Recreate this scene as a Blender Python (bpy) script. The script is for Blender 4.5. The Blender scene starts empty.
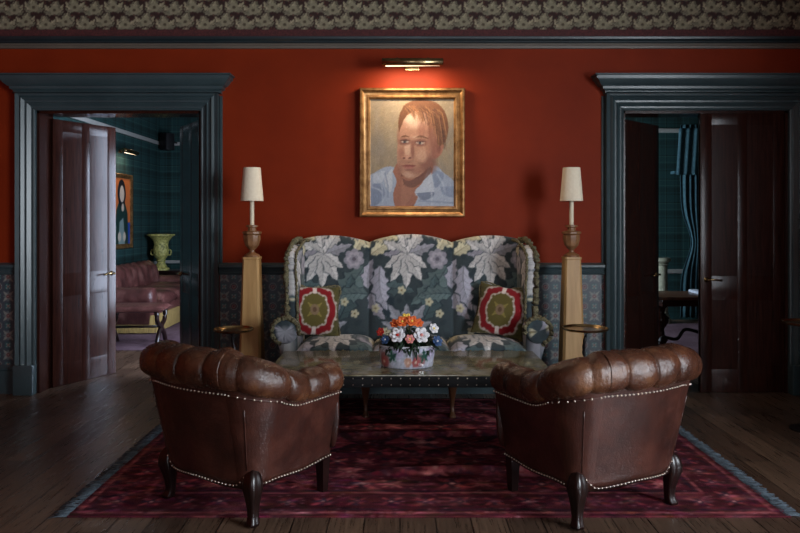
import bpy, bmesh, math, random
import numpy as np
from mathutils import Vector, Matrix, Euler
PI = math.pi
random.seed(7); rng = np.random.default_rng(7)
S = bpy.context.scene
C = S.collection
D = 5.82            # camera to the red wall
CH = 1.44           # camera height
def W(px, py, d):   # real position of a thing seen at distance d
    return Vector(((px-400)*d/700, d-D, CH-(py-220)*d/700))

# ------------------------------------------------------------------ objects
def link(o, parent=None):
    C.objects.link(o)
    if parent is not None: o.parent = parent
    return o
def tag(o, label, cat, group=None):
    o['label'] = label; o['category'] = cat
    if group: o['group'] = group
    return o
def thing(name, label, cat, loc=(0,0,0), rotz=0, group=None):
    o = bpy.data.objects.new(name, None); link(o)
    o.empty_display_size = .1
    o.location = loc; o.rotation_euler = (0,0,rotz)
    return tag(o, label, cat, group)
def struct(o):
    o['kind'] = 'structure'; return o
def mobj(name, verts, faces, mat=None, parent=None, smooth=True):
    me = bpy.data.meshes.new(name)
    me.from_pydata([tuple(v) for v in verts], [], [tuple(f) for f in faces])
    if smooth: me.polygons.foreach_set('use_smooth', [True]*len(me.polygons))
    me.update()
    if mat: me.materials.append(mat)
    return link(bpy.data.objects.new(name, me), parent)
def bobj(name, bm, mat=None, parent=None, smooth=False, angle=None):
    bmesh.ops.recalc_face_normals(bm, faces=bm.faces)
    me = bpy.data.meshes.new(name); bm.to_mesh(me); bm.free()
    if smooth or angle:
        me.polygons.foreach_set('use_smooth', [True]*len(me.polygons))
        if angle: me.set_sharp_from_angle(angle=math.radians(angle))
    if mat: me.materials.append(mat)
    return link(bpy.data.objects.new(name, me), parent)
def fixn(o):
    bm = bmesh.new(); bm.from_mesh(o.data)
    bmesh.ops.recalc_face_normals(bm, faces=bm.faces)
    bm.to_mesh(o.data); bm.free(); return o
def bx(bm, x0, x1, y0, y1, z0, z1, bev=0, M=None):
    m = bmesh.new()
    bmesh.ops.create_cube(m, size=1)
    for v in m.verts:
        v.co = Vector(((x0+x1)/2+v.co.x*(x1-x0), (y0+y1)/2+v.co.y*(y1-y0), (z0+z1)/2+v.co.z*(z1-z0)))
    if bev: bmesh.ops.bevel(m, geom=m.edges[:], offset=bev, segments=2, affect='EDGES', profile=.6)
    if M is not None: bmesh.ops.transform(m, matrix=M, verts=m.verts)
    merge(bm, m)
def merge(bm, m):
    me = bpy.data.meshes.new('tmp'); m.to_mesh(me); m.free(); bm.from_mesh(me); bpy.data.meshes.remove(me)
def box(name, x0, x1, y0, y1, z0, z1, mat, parent=None, bev=0):
    bm = bmesh.new(); bx(bm, x0, x1, y0, y1, z0, z1, bev)
    return bobj(name, bm, mat, parent, angle=40 if bev else None)
def loft(P, cu=False, cv=True, cap=True):
    """P: n x m x 3, sections along first axis"""
    P = np.asarray(P, float); n, m = P.shape[:2]
    V = P.reshape(-1, 3).tolist(); F = []
    for i in range(n if cu else n-1):
        a = i*m; b = ((i+1) % n)*m
        for j in range(m if cv else m-1):
            k = (j+1) % m
            F.append((a+j, a+k, b+k, b+j))
    if cap and cv and not cu:
        for idx, base in ((0, 0), (1, (n-1)*m)):
            c = len(V); V.append(P[0 if idx == 0 else n-1].mean(0).tolist())
            for j in range(m):
                k = (j+1) % m
                F.append((c, base+k, base+j) if idx == 0 else (c, base+j, base+k))
    return V, F
def loftobj(name, P, mat, parent=None, angle=None, **k):
    V, F = loft(P, **k)
    o = fixn(mobj(name, V, F, mat, parent))
    if angle: o.data.set_sharp_from_angle(angle=math.radians(angle))
    return o
def lathe_pts(prof, seg=32, ex=1, ey=1, c=(0,0,0)):
    a = np.linspace(0, 2*PI, seg, endpoint=False)
    return np.array([[(c[0]+r*math.cos(t)*ex, c[1]+r*math.sin(t)*ey, c[2]+z) for t in a] for r, z in prof])
def lathe(name, prof, mat, parent=None, seg=32, angle=35, **k):
    return loftobj(name, lathe_pts(prof, seg, **k), mat, parent, angle=angle)
def add_lathe(bm, prof, seg=16, M=None, **k):
    V, F = loft(lathe_pts(prof, seg, **k)); addVF(bm, V, F, M)
def addVF(bm, V, F, M=None):
    vs = [bm.verts.new(M @ Vector(v) if M is not None else v) for v in V]
    for f in F:
        try: bm.faces.new([vs[i] for i in f])
        except ValueError: pass
def tube_pts(path, rad, seg=10, up=Vector((0,0,1))):
    path = [Vector(p) for p in path]; out = []
    n = len(path)
    if not hasattr(rad, '__len__'): rad = [rad]*n
    for i, p in enumerate(path):
        t = (path[min(i+1, n-1)]-path[max(i-1, 0)]).normalized()
        u = up if abs(t.dot(up)) < .95 else Vector((1,0,0))
        a = t.cross(u).normalized(); b = a.cross(t).normalized()
        out.append([p+rad[i]*(math.cos(q)*a+math.sin(q)*b) for q in np.linspace(0, 2*PI, seg, endpoint=False)])
    return np.array([[list(v) for v in r] for r in out])
def tube(name, path, rad, mat, parent=None, seg=10, **k):
    return loftobj(name, tube_pts(path, rad, seg, **k), mat, parent)
def add_tube(bm, path, rad, seg=8, M=None):
    V, F = loft(tube_pts(path, rad, seg)); addVF(bm, V, F, M)
def smooth_path(pts, n=40):
    pts = [Vector(p) for p in pts]; out = []
    ext = [2*pts[0]-pts[1]]+pts+[2*pts[-1]-pts[-2]]
    m = len(pts)-1
    for k in range(n):
        t = k/(n-1)*m; i = min(int(t), m-1); f = t-i
        a, b, c, d = ext[i:i+4]
        out.append(.5*((2*b)+(c-a)*f+(2*a-5*b+4*c-d)*f*f+(3*b-a-3*c+d)*f**3))
    return out

# ------------------------------------------------------------------ painted pattern canvases
def lin(c):
    c = np.asarray(c, float)/255
    return np.where(c <= .04045, c/12.92, ((c+.055)/1.055)**2.4)
def L4(c): return (*[float(v) for v in lin(c)], 1)
class Canvas:
    def __init__(s, w, h, res, bg, wrap=True):     # metres, pixels per metre
        s.w, s.h, s.res, s.wrap = w, h, res, wrap
        s.W, s.H = int(round(w*res)), int(round(h*res))
        s.a = np.tile(np.array(bg, float), (s.H, s.W, 1))
    def _blend(s, mask, x0, y0, col, alpha):
        h, w = mask.shape
        xi = np.arange(x0, x0+w); yi = np.arange(y0, y0+h)
        if s.wrap: xi %= s.W; yi %= s.H; m = mask
        else:
            kx = (xi >= 0) & (xi < s.W); ky = (yi >= 0) & (yi < s.H)
            m = mask[ky][:, kx]; xi = xi[kx]; yi = yi[ky]
        if not len(xi) or not len(yi): return
        m = (m*alpha)[..., None]
        ix = np.ix_(yi, xi)
        s.a[ix] = s.a[ix]*(1-m)+np.array(col, float)*m
    def poly(s, pts, col, alpha=1.0):
        p = np.array(pts, float)*s.res
        x0, y0 = np.floor(p.min(0)).astype(int)-1; x1, y1 = np.ceil(p.max(0)).astype(int)+2
        acc = 0
        for sx, sy in ((.25,.25),(.75,.25),(.25,.75),(.75,.75)):
            X, Y = np.meshgrid(np.arange(x0, x1)+sx, np.arange(y0, y1)+sy)
            ins = np.zeros(X.shape, bool); q = np.roll(p, -1, 0)
            for (ax, ay), (bx_, by) in zip(p, q):
                if ay == by: continue
                c = ((ay > Y) != (by > Y)) & (X < (bx_-ax)*(Y-ay)/(by-ay)+ax)
                ins ^= c
            acc = acc+ins*.25
        s._blend(acc, x0, y0, col, alpha)
    def ell(s, cx, cy, rx, ry, col, alpha=1.0, rot=0, soft=0.0):
        R = max(rx, ry)*(1+soft)*s.res+2; X0 = int(cx*s.res-R); Y0 = int(cy*s.res-R); n = int(2*R)+2
        X, Y = np.meshgrid(np.arange(X0, X0+n)+.5, np.arange(Y0, Y0+n)+.5)
        dx = X/s.res-cx; dy = Y/s.res-cy; c, q = math.cos(rot), math.sin(rot)
        r = np.sqrt(((dx*c+dy*q)/rx)**2+((-dx*q+dy*c)/ry)**2)
        w = max(soft, 1.0/(min(rx, ry)*s.res))
        s._blend(np.clip((1-r)/w+.5, 0, 1), X0, Y0, col, alpha)
    def line(s, pts, wd, col, alpha=1.0):
        pts = [np.array(p, float) for p in pts]
        for a, b in zip(pts[:-1], pts[1:]):
            t = b-a; l = np.hypot(*t)
            if l < 1e-6: continue
            n = np.array([-t[1], t[0]])/l*wd/2; e = t/l*wd*.3
            s.poly([a+n-e, b+n+e, b-n+e, a-n-e], col, alpha)
    def sample(s, u, v):
        x = u*s.res-.5; y = v*s.res-.5
        if s.wrap: x = np.mod(x, s.W); y = np.mod(y, s.H)
        else: x = np.clip(x, 0, s.W-1.001); y = np.clip(y, 0, s.H-1.001)
        i = np.floor(x).astype(int); j = np.floor(y).astype(int); fx = (x-i)[:, None]; fy = (y-j)[:, None]
        i1 = (i+1) % s.W; j1 = (j+1) % s.H; i %= s.W; j %= s.H
        A = s.a
        return (A[j, i]*(1-fx)+A[j, i1]*fx)*(1-fy)+(A[j1, i]*(1-fx)+A[j1, i1]*fx)*fy
def brush(cv, n, l, w, jit, alpha=.7, ang=None):
    for _ in range(n):
        x, y = rng.random()*cv.w, rng.random()*cv.h
        c = cv.a[min(cv.H-1, int(y*cv.res)), min(cv.W-1, int(x*cv.res))]*(1+jit*rng.normal())+rng.normal(0, jit*30, 3)
        a = rng.random()*PI if ang is None else ang(x, y)
        cv.ell(x, y, l*(.6+.8*rng.random()), w*(.6+.8*rng.random()), np.clip(c, 0, 255), alpha, a, .5)
def leaf(cx, cy, ang, L, Wd, lobes=4, curve=0.0, depth=.35, n=48, pw=.75):
    """lobed leaf outline growing from (cx,cy) in direction ang"""
    l, r = [], []
    x, y, a = cx, cy, math.radians(ang)
    for i in range(n+1):
        t = i/n
        k = math.sin(PI*min(1, t**pw))
        w = Wd*k*(1-depth*abs(math.cos(PI*lobes*t)))
        fw = .35*Wd*k*abs(math.sin(PI*lobes*t))*depth
        dx, dy = math.cos(a), math.sin(a)
        l.append((x-dy*w+dx*fw, y+dx*w+dy*fw)); r.append((x+dy*w+dx*fw, y-dx*w+dy*fw))
        x += dx*L/n; y += dy*L/n; a += math.radians(curve)/n
    return l+r[::-1]
def leafvein(cv, cx, cy, ang, L, Wd, col, vein, lobes=4, curve=0, depth=.35, edge=None, alpha=1):
    if edge: cv.poly(leaf(cx, cy, ang, L*1.03, Wd*1.14, lobes, curve, depth), edge, .8)
    cv.poly(leaf(cx, cy, ang, L, Wd, lobes, curve, depth), col, alpha)
    full = leaf(cx, cy, ang, L, Wd, lobes, curve, depth); half = full[:len(full)//2]; mid_ = [((p[0]+q_[0])/2, (p[1]+q_[1])/2) for p, q_ in zip(half, full[::-1][:len(half)])]
    cv.poly(half+mid_[::-1], tuple(min(255, c_*1.17) for c_ in col), .8)
    x, y, a = cx, cy, math.radians(ang); pts = []
    for i in range(13):
        pts.append((x, y)); x += math.cos(a)*L*.9/12; y += math.sin(a)*L*.9/12; a += math.radians(curve)/12
    for i in range(12): cv.line(pts[i:i+2], Wd*.10*(1-i/14), vein, .8)
    for i in range(2, 11, 2):
        p = pts[i]; t = math.atan2(pts[i+1][1]-pts[i][1], pts[i+1][0]-pts[i][0])
        for sg in (-1, 1):
            q = (p[0]+math.cos(t+sg*.8)*Wd*.65, p[1]+math.sin(t+sg*.8)*Wd*.65)
            cv.line([p, q], Wd*.05, vein, .55)
def paint(o, fn):
    me = o.data; n = len(me.vertices); co = np.empty(n*3); me.vertices.foreach_get('co', co); co = co.reshape(-1, 3)
    col = np.ones((n, 4)); col[:, :3] = lin(np.clip(fn(co), 0, 255))
    at = me.color_attributes.new('Pattern', 'FLOAT_COLOR', 'POINT'); at.data.foreach_set('color', col.ravel()); return o

# ------------------------------------------------------------------ materials
def nmat(name):
    m = bpy.data.materials.new(name); m.use_nodes = True
    nt = m.node_tree; b = nt.nodes['Principled BSDF']; return m, nt, b
def N(nt, t, **k):
    n = nt.nodes.new(t)
    for a, v in k.items():
        if a in n.inputs: n.inputs[a].default_value = v
        else: setattr(n, a, v)
    return n
def ramp(nt, fac, stops, interp='LINEAR'):
    r = nt.nodes.new('ShaderNodeValToRGB'); r.color_ramp.interpolation = interp
    e = r.color_ramp.elements
    while len(e) < len(stops): e.new(.5)
    for q, (p, c) in zip(e, stops): q.position = p; q.color = c if len(c) == 4 else L4(c)
    nt.links.new(fac, r.inputs[0]); return r.outputs[0]
def bump(nt, b, h, strength=.3, dist=.01):
    n = N(nt, 'ShaderNodeBump'); n.inputs['Strength'].default_value = strength; n.inputs['Distance'].default_value = dist
    nt.links.new(h, n.inputs['Height']); nt.links.new(n.outputs[0], b.inputs['Normal'])
def coords(nt, scale=(1,1,1), kind='Object'):
    t = N(nt, 'ShaderNodeTexCoord'); mp = N(nt, 'ShaderNodeMapping'); mp.inputs['Scale'].default_value = scale
    nt.links.new(t.outputs[kind], mp.inputs[0]); return mp.outputs[0]
def noise(nt, vec, scale, detail=4, rough=.5):
    n = N(nt, 'ShaderNodeTexNoise'); n.inputs['Scale'].default_value = scale; n.inputs['Detail'].default_value = detail
    n.inputs['Roughness'].default_value = rough
    nt.links.new(vec, n.inputs['Vector']); return n.outputs['Fac']
def mix(nt, a, b, fac, mode='MIX'):
    m = N(nt, 'ShaderNodeMix', data_type='RGBA', blend_type=mode)
    for v, i in ((fac, 0), (a, 6), (b, 7)):
        if hasattr(v, 'is_output') or isinstance(v, bpy.types.NodeSocket): nt.links.new(v, m.inputs[i])
        else: m.inputs[i].default_value = v
    return m.outputs[2]
def mottled(name, c1, c2, rough=.5, scale=6, metal=0, bs=.15, bscale=60, stretch=(1,1,1), spec=.5, coat=0, bd=.004):
    m, nt, b = nmat(name); v = coords(nt, stretch)
    nt.links.new(ramp(nt, noise(nt, v, scale, 6, .6), [(.3, c1), (.7, c2)]), b.inputs['Base Color'])
    b.inputs['Roughness'].default_value = rough; b.inputs['Metallic'].default_value = metal
    b.inputs['Specular IOR Level'].default_value = spec; b.inputs['Coat Weight'].default_value = coat; b.inputs['Coat Roughness'].default_value = .15
    if bs: bump(nt, b, noise(nt, v, bscale, 4), bs, bd)
    return m
def leather(name, c1, c2, c3, rough=.33, wr=.35):
    m, nt, b = nmat(name); v = coords(nt)
    base = ramp(nt, noise(nt, v, 5, 8, .65), [(.3, c1), (.52, c2), (.75, c3)])
    nt.links.new(base, b.inputs['Base Color'])
    r = N(nt, 'ShaderNodeMapRange'); r.inputs[3].default_value = rough-.08; r.inputs[4].default_value = rough+.2
    nt.links.new(noise(nt, v, 14, 6, .7), r.inputs[0]); nt.links.new(r.outputs[0], b.inputs['Roughness'])
    vo = N(nt, 'ShaderNodeTexVoronoi'); vo.inputs['Scale'].default_value = 260; nt.links.new(v, vo.inputs['Vector'])
    a = N(nt, 'ShaderNodeMath', operation='MULTIPLY_ADD'); nt.links.new(noise(nt, v, 22, 5, .6), a.inputs[0]); a.inputs[1].default_value = 5
    nt.links.new(vo.outputs['Distance'], a.inputs[2]); bump(nt, b, a.outputs[0], wr, .004)
    b.inputs['Specular IOR Level'].default_value = .6
    return m
def painted(name, rough=.8, bs=.25, bscale=350, sheen=0, spec=.3, bd=.002):
    m, nt, b = nmat(name); at = N(nt, 'ShaderNodeVertexColor', layer_name='Pattern')
    v = coords(nt)
    f = ramp(nt, noise(nt, v, 90, 3), [(.3, (.8,.8,.8,1)), (.7, (1,1,1,1))])
    nt.links.new(mix(nt, at.outputs[0], f, .6, 'MULTIPLY'), b.inputs['Base Color'])
    b.inputs['Roughness'].default_value = rough; b.inputs['Sheen Weight'].default_value = sheen; b.inputs['Specular IOR Level'].default_value = spec
    if bs: bump(nt, b, noise(nt, v, bscale, 2), bs, bd)
    return m
def wood(name, c1, c2, rough=.3, grain=(18,18,1.2), spec=.5, coat=0):
    m, nt, b = nmat(name); v = coords(nt, grain)
    n1 = noise(nt, v, 3, 8, .6)
    nt.links.new(ramp(nt, n1, [(.25, c1), (.75, c2)]), b.inputs['Base Color'])
    b.inputs['Roughness'].default_value = rough; b.inputs['Specular IOR Level'].default_value = spec
    b.inputs['Coat Weight'].default_value = coat; b.inputs['Coat Roughness'].default_value = .12
    bump(nt, b, n1, .12, .003); return m
def tartan(name, base, stripe_dark, stripe_light, scale=.30):
    m, nt, b = nmat(name); t = N(nt, 'ShaderNodeTexCoord'); sp = N(nt, 'ShaderNodeSeparateXYZ'); nt.links.new(t.outputs['Object'], sp.inputs[0])
    ad = N(nt, 'ShaderNodeMath', operation='ADD'); nt.links.new(sp.outputs[0], ad.inputs[0]); nt.links.new(sp.outputs[1], ad.inputs[1])
    outs = []
    for src in (ad.outputs[0], sp.outputs[2]):
        d = N(nt, 'ShaderNodeMath', operation='DIVIDE'); nt.links.new(src, d.inputs[0]); d.inputs[1].default_value = scale
        f = N(nt, 'ShaderNodeMath', operation='FRACT'); nt.links.new(d.outputs[0], f.inputs[0])
        outs.append(ramp(nt, f.outputs[0], [(0, base), (.30, stripe_dark), (.36, base), (.42, stripe_dark), (.62, base), (.68, stripe_light), (.70, base), (.92, stripe_light), (.94, stripe_dark)], 'CONSTANT'))
    nt.links.new(mix(nt, outs[0], outs[1], .5), b.inputs['Base Color']); b.inputs['Roughness'].default_value = .85
    b.inputs['Specular IOR Level'].default_value = .2
    return m

M = {}
M['red'] = mottled('red_wall_paint', (112,33,9), (126,40,12), .6, 2.5, bs=.05, bscale=40, spec=.12)
M['teal'] = mottled('teal_gloss_paint', (48,62,66), (58,73,77), .32, 3, bs=.04, bscale=30)
M['teal_dark'] = mottled('dark_teal_moulding_paint', (26,36,40), (32,44,48), .35, 3, bs=.03)
M['taupe'] = mottled('taupe_moulding_paint', (84,76,68), (94,84,74), .5, 3, bs=.03)
M['maroon'] = mottled('maroon_border_paper', (52,18,20), (84,34,34), .8, 60, bs=0)
M['plaster'] = mottled('ceiling_plaster', (120,112,100), (130,122,108), .9, 3, bs=.05)
M['mahogany'] = wood('polished_mahogany', (24,11,9), (56,28,21), .22, coat=0, spec=.22)
M['darkwood'] = wood('dark_stained_wood', (14,8,8), (34,17,14), .28, (6,6,3))
M['brownwood'] = wood('brown_carved_wood', (52,30,18), (98,62,38), .35, (8,8,3))
M['goldwood'] = wood('honey_limed_oak', (150,112,66), (186,148,96), .45, (10,10,1.0))
M['lampwood'] = wood('turned_gilded_wood', (96,62,38), (150,108,72), .38, (8,8,6))
M['gold'] = mottled('antique_gold_leaf', (112,76,42), (186,142,92), .36, 16, metal=.75, bs=.25, bscale=70)
M['brass'] = mottled('aged_brass', (140,114,78), (190,166,124), .27, 20, metal=1, bs=.06)
M['nail'] = mottled('antique_nail_brass', (170,156,144), (214,200,184), .3, 20, metal=.9, bs=0)
M['iron'] = mottled('dark_wrought_iron', (24,22,24), (44,40,42), .4, 20, metal=.6, bs=.1)
M['leather'] = leather('oxblood_brown_leather', (40,15,11), (66,29,20), (92,48,32), .30)
M['leather_tan'] = leather('worn_tan_brown_leather', (38,20,14), (70,40,27), (116,76,48), .20, .34)
M['leather_dark'] = leather('dark_brown_side_leather', (36,16,12), (56,27,20), (80,44,34), .30, .2)
M['leather_red'] = leather('burgundy_tufted_leather', (56,30,28), (90,52,48), (132,92,84), .3)
M['leather_black'] = leather('black_edge_leather', (12,12,13), (20,20,22), (32,30,30), .55, .2)
M['leather_black'].node_tree.nodes['Principled BSDF'].inputs['Specular IOR Level'].default_value = .2
M['braid'] = mottled('olive_bullion_braid', (58,56,38), (132,122,92), .9, 90, bs=.9, bscale=180, bd=.01)
M['gold_fringe'] = mottled('gold_fringe_threads', (96,76,36), (178,148,84), .8, 30, bs=.8, bscale=30, stretch=(6,6,.4), bd=.02)
M['shade'] = mottled('cream_linen_shade', (222,206,180), (232,218,194), .9, 40, bs=.1, bscale=200)
M['candle'] = mottled('ivory_candle_tube', (206,188,160), (216,200,174), .5, 10, bs=0)
M['fabric'] = painted('leafy_linen_upholstery', .85, sheen=.1)
M['needle'] = painted('woven_wool_cushion', .95, .6, 260, .1)
M['paper'] = painted('block_printed_wallpaper', .75, .1)
M['tile'] = painted('patterned_dado_paper', .42, .12, 200, spec=.5)
M['oil'] = painted('oil_on_canvas', .42, .5, 120, spec=.4, bd=.003)
M['china'] = painted('glazed_painted_china', .12, 0, spec=.6)
M['rug'] = None
for k, c1, c2, r in (('leaf_green', (14,30,20), (34,58,36), .5), ('petal_white', (206,206,214), (232,226,224), .6), ('petal_orange', (206,78,34), (232,120,52), .6),
                     ('petal_yellow', (222,180,60), (236,206,96), .6), ('petal_red', (168,30,24), (196,52,36), .6), ('petal_blue', (38,66,108), (70,100,146), .6),
                     ('petal_pink', (204,120,116), (222,156,148), .6), ('plastic_black', (14,14,16), (22,22,24), .5), ('curtain', (34,66,76), (58,96,106), .8),
                     ('rail_white', (150,150,146), (166,164,158), .5), ('stone', (126,126,108), (158,156,132), .8), ('news', (150,156,170), (190,194,204), .8),
                     ('soil', (20,16,14), (34,26,20), .9), ('terracotta', (40,38,40), (56,52,52), .6), ('tassel', (40,48,56), (84,96,106), .9)):
    M[k] = mottled(k+'_surface', c1, c2, r, 25, bs=.1)
M['urn'] = mottled('mossy_yellow_glaze', (84,92,40), (196,188,110), .5, 26, bs=.8, bscale=40, bd=.02)
M['tartan'] = tartan('teal_tartan_wallcloth', (32,60,60), (24,38,36), (66,98,90), .34)

# floor boards running towards the red wall
m, nt, b = nmat('worn_dark_oak_boards')
t = N(nt, 'ShaderNodeTexCoord'); mp = N(nt, 'ShaderNodeMapping'); mp.inputs['Rotation'].default_value = (0,0,PI/2); nt.links.new(t.outputs['Object'], mp.inputs[0])
br = N(nt, 'ShaderNodeTexBrick'); nt.links.new(mp.outputs[0], br.inputs['Vector'])
br.inputs['Color1'].default_value = L4((78,59,48)); br.inputs['Color2'].default_value = L4((110,87,71)); br.inputs['Mortar'].default_value = L4((14,10,8))
br.inputs['Scale'].default_value = 1; br.inputs['Mortar Size'].default_value = .0035; br.inputs['Brick Width'].default_value = 2.6; br.inputs['Row Height'].default_value = .17
br.inputs['Mortar Smooth'].default_value = .3; br.offset = .37
gv = coords(nt, (30, 1.6, 1)); g = noise(nt, gv, 2.2, 9, .65)
wv = coords(nt, (1,1,1)); big = noise(nt, wv, 1.3, 5, .6)
c1 = mix(nt, br.outputs[0], ramp(nt, g, [(.25, (.2,.2,.2,1)), (.75, (1.35,1.35,1.35,1))]), .9, 'MULTIPLY')
c2 = mix(nt, c1, ramp(nt, big, [(.3, (.6,.6,.62,1)), (.7, (1.2,1.15,1.1,1))]), .8, 'MULTIPLY')
nt.links.new(c2, b.inputs['Base Color'])
rr = N(nt, 'ShaderNodeMapRange'); rr.inputs[3].default_value = .14; rr.inputs[4].default_value = .46; nt.links.new(g, rr.inputs[0]); nt.links.new(rr.outputs[0], b.inputs['Roughness'])
hh = N(nt, 'ShaderNodeMath', operation='SUBTRACT'); nt.links.new(g, hh.inputs[0]); nt.links.new(br.outputs['Fac'], hh.inputs[1]); bump(nt, b, hh.outputs[0], .45, .004)
M['floor'] = m
# faded oriental rug: mirrored woven figures
def rugmat(name, dark, mid, light, accent):
    m, nt, b = nmat(name); t = N(nt, 'ShaderNodeTexCoord')
    ab = N(nt, 'ShaderNodeVectorMath', operation='ABSOLUTE'); nt.links.new(t.outputs['Object'], ab.inputs[0])
    vo = N(nt, 'ShaderNodeTexVoronoi', distance='MANHATTAN'); vo.inputs['Scale'].default_value = 7; vo.inputs['Randomness'].default_value = .75; nt.links.new(ab.outputs[0], vo.inputs['Vector'])
    vo2 = N(nt, 'ShaderNodeTexVoronoi', distance='MANHATTAN'); vo2.inputs['Scale'].default_value = 24; nt.links.new(ab.outputs[0], vo2.inputs['Vector'])
    nz = noise(nt, t.outputs['Object'], 2.2, 8, .7)
    a = ramp(nt, vo.outputs['Distance'], [(.0, accent), (.14, dark), (.22, mid), (.45, dark), (.55, mid)])
    c = ramp(nt, vo2.outputs['Distance'], [(.1, light), (.28, mid), (.55, dark)])
    x = mix(nt, a, c, .5); y = mix(nt, x, ramp(nt, nz, [(.35, dark), (.7, light)]), .35)
    f = noise(nt, t.outputs['Object'], 120, 3); y = mix(nt, y, ramp(nt, f, [(.3, (.55,.55,.55,1)), (.7, (1.3,1.3,1.3,1))]), .7, 'MULTIPLY')
    nt.links.new(y, b.inputs['Base Color']); b.inputs['Roughness'].default_value = .95; b.inputs['Specular IOR Level'].default_value = .1
    bump(nt, b, f, .8, .006); return m
M['rug'] = rugmat('faded_crimson_rug_pile', (40,10,20), (104,24,42), (176,74,90), (30,20,40))
M['rug2'] = rugmat('faded_plum_rug_pile', (66,46,54), (106,82,92), (148,126,134), (60,56,74))
M['rugp'] = painted('faded_crimson_rug_pile', .95, .8, 150, 0, .1, .006)
# table leather / marbled glossy top
m, nt, b = nmat('marbled_polished_tabletop'); v = coords(nt, (1,1.6,1))
n1 = noise(nt, v, 5, 8, .7); nt.links.new(ramp(nt, n1, [(.28, (44,40,30)), (.43, (92,86,66)), (.54, (134,126,100)), (.72, (66,60,46))]), b.inputs['Base Color'])
b.inputs['Roughness'].default_value = .13; b.inputs['Specular IOR Level'].default_value = .8; bump(nt, b, noise(nt, v, 9, 3), .05, .004); M['tabletop'] = m
# thin window glass
m, nt, b = nmat('clear_window_glass'); tr = N(nt, 'ShaderNodeBsdfTransparent'); gl = N(nt, 'ShaderNodeBsdfGlossy'); gl.inputs['Roughness'].default_value = .03
mx = N(nt, 'ShaderNodeMixShader'); mx.inputs[0].default_value = .08; nt.links.new(tr.outputs[0], mx.inputs[1]); nt.links.new(gl.outputs[0], mx.inputs[2]); nt.links.new(mx.outputs[0], nt.nodes['Material Output'].inputs[0]); M['glass'] = m
# glowing bulb
def emit(name, col, st):
    m, nt, b = nmat(name); b.inputs['Emission Color'].default_value = (*col, 1); b.inputs['Emission Strength'].default_value = st; return m
M['bulb'] = emit('warm_picture_bulb', (1,.7,.42), 2.5)

# ------------------------------------------------------------------ room shell
XL, XR, YF, HZ, WT = -4.2, 3.75, -8.6, 3.55, .17
def wallbox(name, x0, x1, y0, y1, z0, z1, mat): return struct(box(name, x0, x1, y0, y1, z0, z1, mat))
DL = (-3.02, -1.65); DR = (1.85, 3.225); DH = 2.348
DZ0, DZ1 = .235, .99     # dado paper
def wall_with_holes(name, axis, a0, a1, t0, t1, z0, z1, holes, mat, mat2=None):
    bm = bmesh.new(); cur = a0
    def add(p, q, r, s):
        if axis == 'x': bx(bm, p, q, t0, t1, r, s)
        else: bx(bm, t0, t1, p, q, r, s)
    for (h0, h1, hz0, hz1) in sorted(holes):
        if h0 > cur: add(cur, h0, z0, z1)
        if hz0 > z0: add(h0, h1, z0, hz0)
        if hz1 < z1: add(h0, h1, hz1, z1)
        cur = h1
    if cur < a1: add(cur, a1, z0, z1)
    return struct(bobj(name, bm, mat))
wall_with_holes('wall_back', 'x', XL, XR, 0, WT-.02, 0, HZ, [(DL[0], DL[1], 0, DH), (DR[0], DR[1], 0, DH)], M['red'])
KW = (-6.9, -4.0, .55, 2.95)
wall_with_holes('wall_right', 'y', YF, 0, XR, XR+.25, 0, HZ, [KW], M['red'])
wallbox('wall_left', XL-.2, XL, YF, 0, 0, HZ, M['red'])
wall_with_holes('wall_front', 'x', XL, XR, YF-.25, YF, 0, HZ, [(-1.2, 1.6, .6, 2.95)], M['red'])
struct(box('ceiling', XL-.2, XR+.25, YF-.25, WT, HZ, HZ+.1, M['plaster']))
struct(box('floor', -4.6, 6.2, YF-.25, 6.6, -.1, 0, M['floor']))

def pgrid(name, x0, x1, z0, z1, y, cv, mat, step=.006, u0=0, v0=0, parent=None, thick=.004):
    nx = int((x1-x0)/step)+2; nz = int((z1-z0)/step)+2
    xs = np.linspace(x0, x1, nx); zs = np.linspace(z0, z1, nz)
    X, Z = np.meshgrid(xs, zs); Y = np.full_like(X, y-thick)
    V = np.stack([X, Y, Z], -1).reshape(-1, 3)
    i = (np.arange(nz-1)[:, None]*nx+np.arange(nx-1)).ravel()
    F = np.stack([i, i+1, i+nx+1, i+nx], -1).tolist()
    V = V.tolist()
    # a thin rim so the sheet has thickness
    c = len(V); V += [[x0, y, z0], [x1, y, z0], [x1, y, z1], [x0, y, z1]]
    f = [0, nx-1, nx*nz-1, nx*(nz-1)]
    for k in range(4): F.append((f[k], c+k, c+(k+1) % 4, f[(k+1) % 4]))
    o = mobj(name, V, F, mat, parent, smooth=False)
    return paint(o, lambda co: cv.sample(co[:, 0]-u0, co[:, 2]-v0))

# frieze wallpaper: leafy scrolls on speckled brown
fr = Canvas(.66, .60, 260, (50,30,26))
for _ in range(420): fr.ell(rng.random()*.66, rng.random()*.6, .006, .006, (96,52,44) if rng.random() < .6 else (28,20,20))
LV, VN, LD = (142,132,108), (72,66,52), (108,102,84)
def scroll(cx, cy, m, k_=.66):
    for a, l, w, cu in ((200, .13, .04, -60), (165, .16, .045, -60), (125, .16, .05, -40), (60, .15, .045, 60), (15, .17, .045, 50), (-20, .15, .04, 60), (95, .15, .05, 10)):
        leafvein(fr, cx, cy, a if m > 0 else 180-a, l*k_, w*k_, LV if a in (165, 95, 15) else LD, VN, 4, cu*m, .42, edge=(30,19,18))
    for i in range(6): a = i*PI/3; fr.ell(cx+.022*math.cos(a), cy+.02+.022*math.sin(a), .02, .017, (130,122,100))
    fr.ell(cx, cy+.02, .014, .012, (76,64,50))
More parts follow.
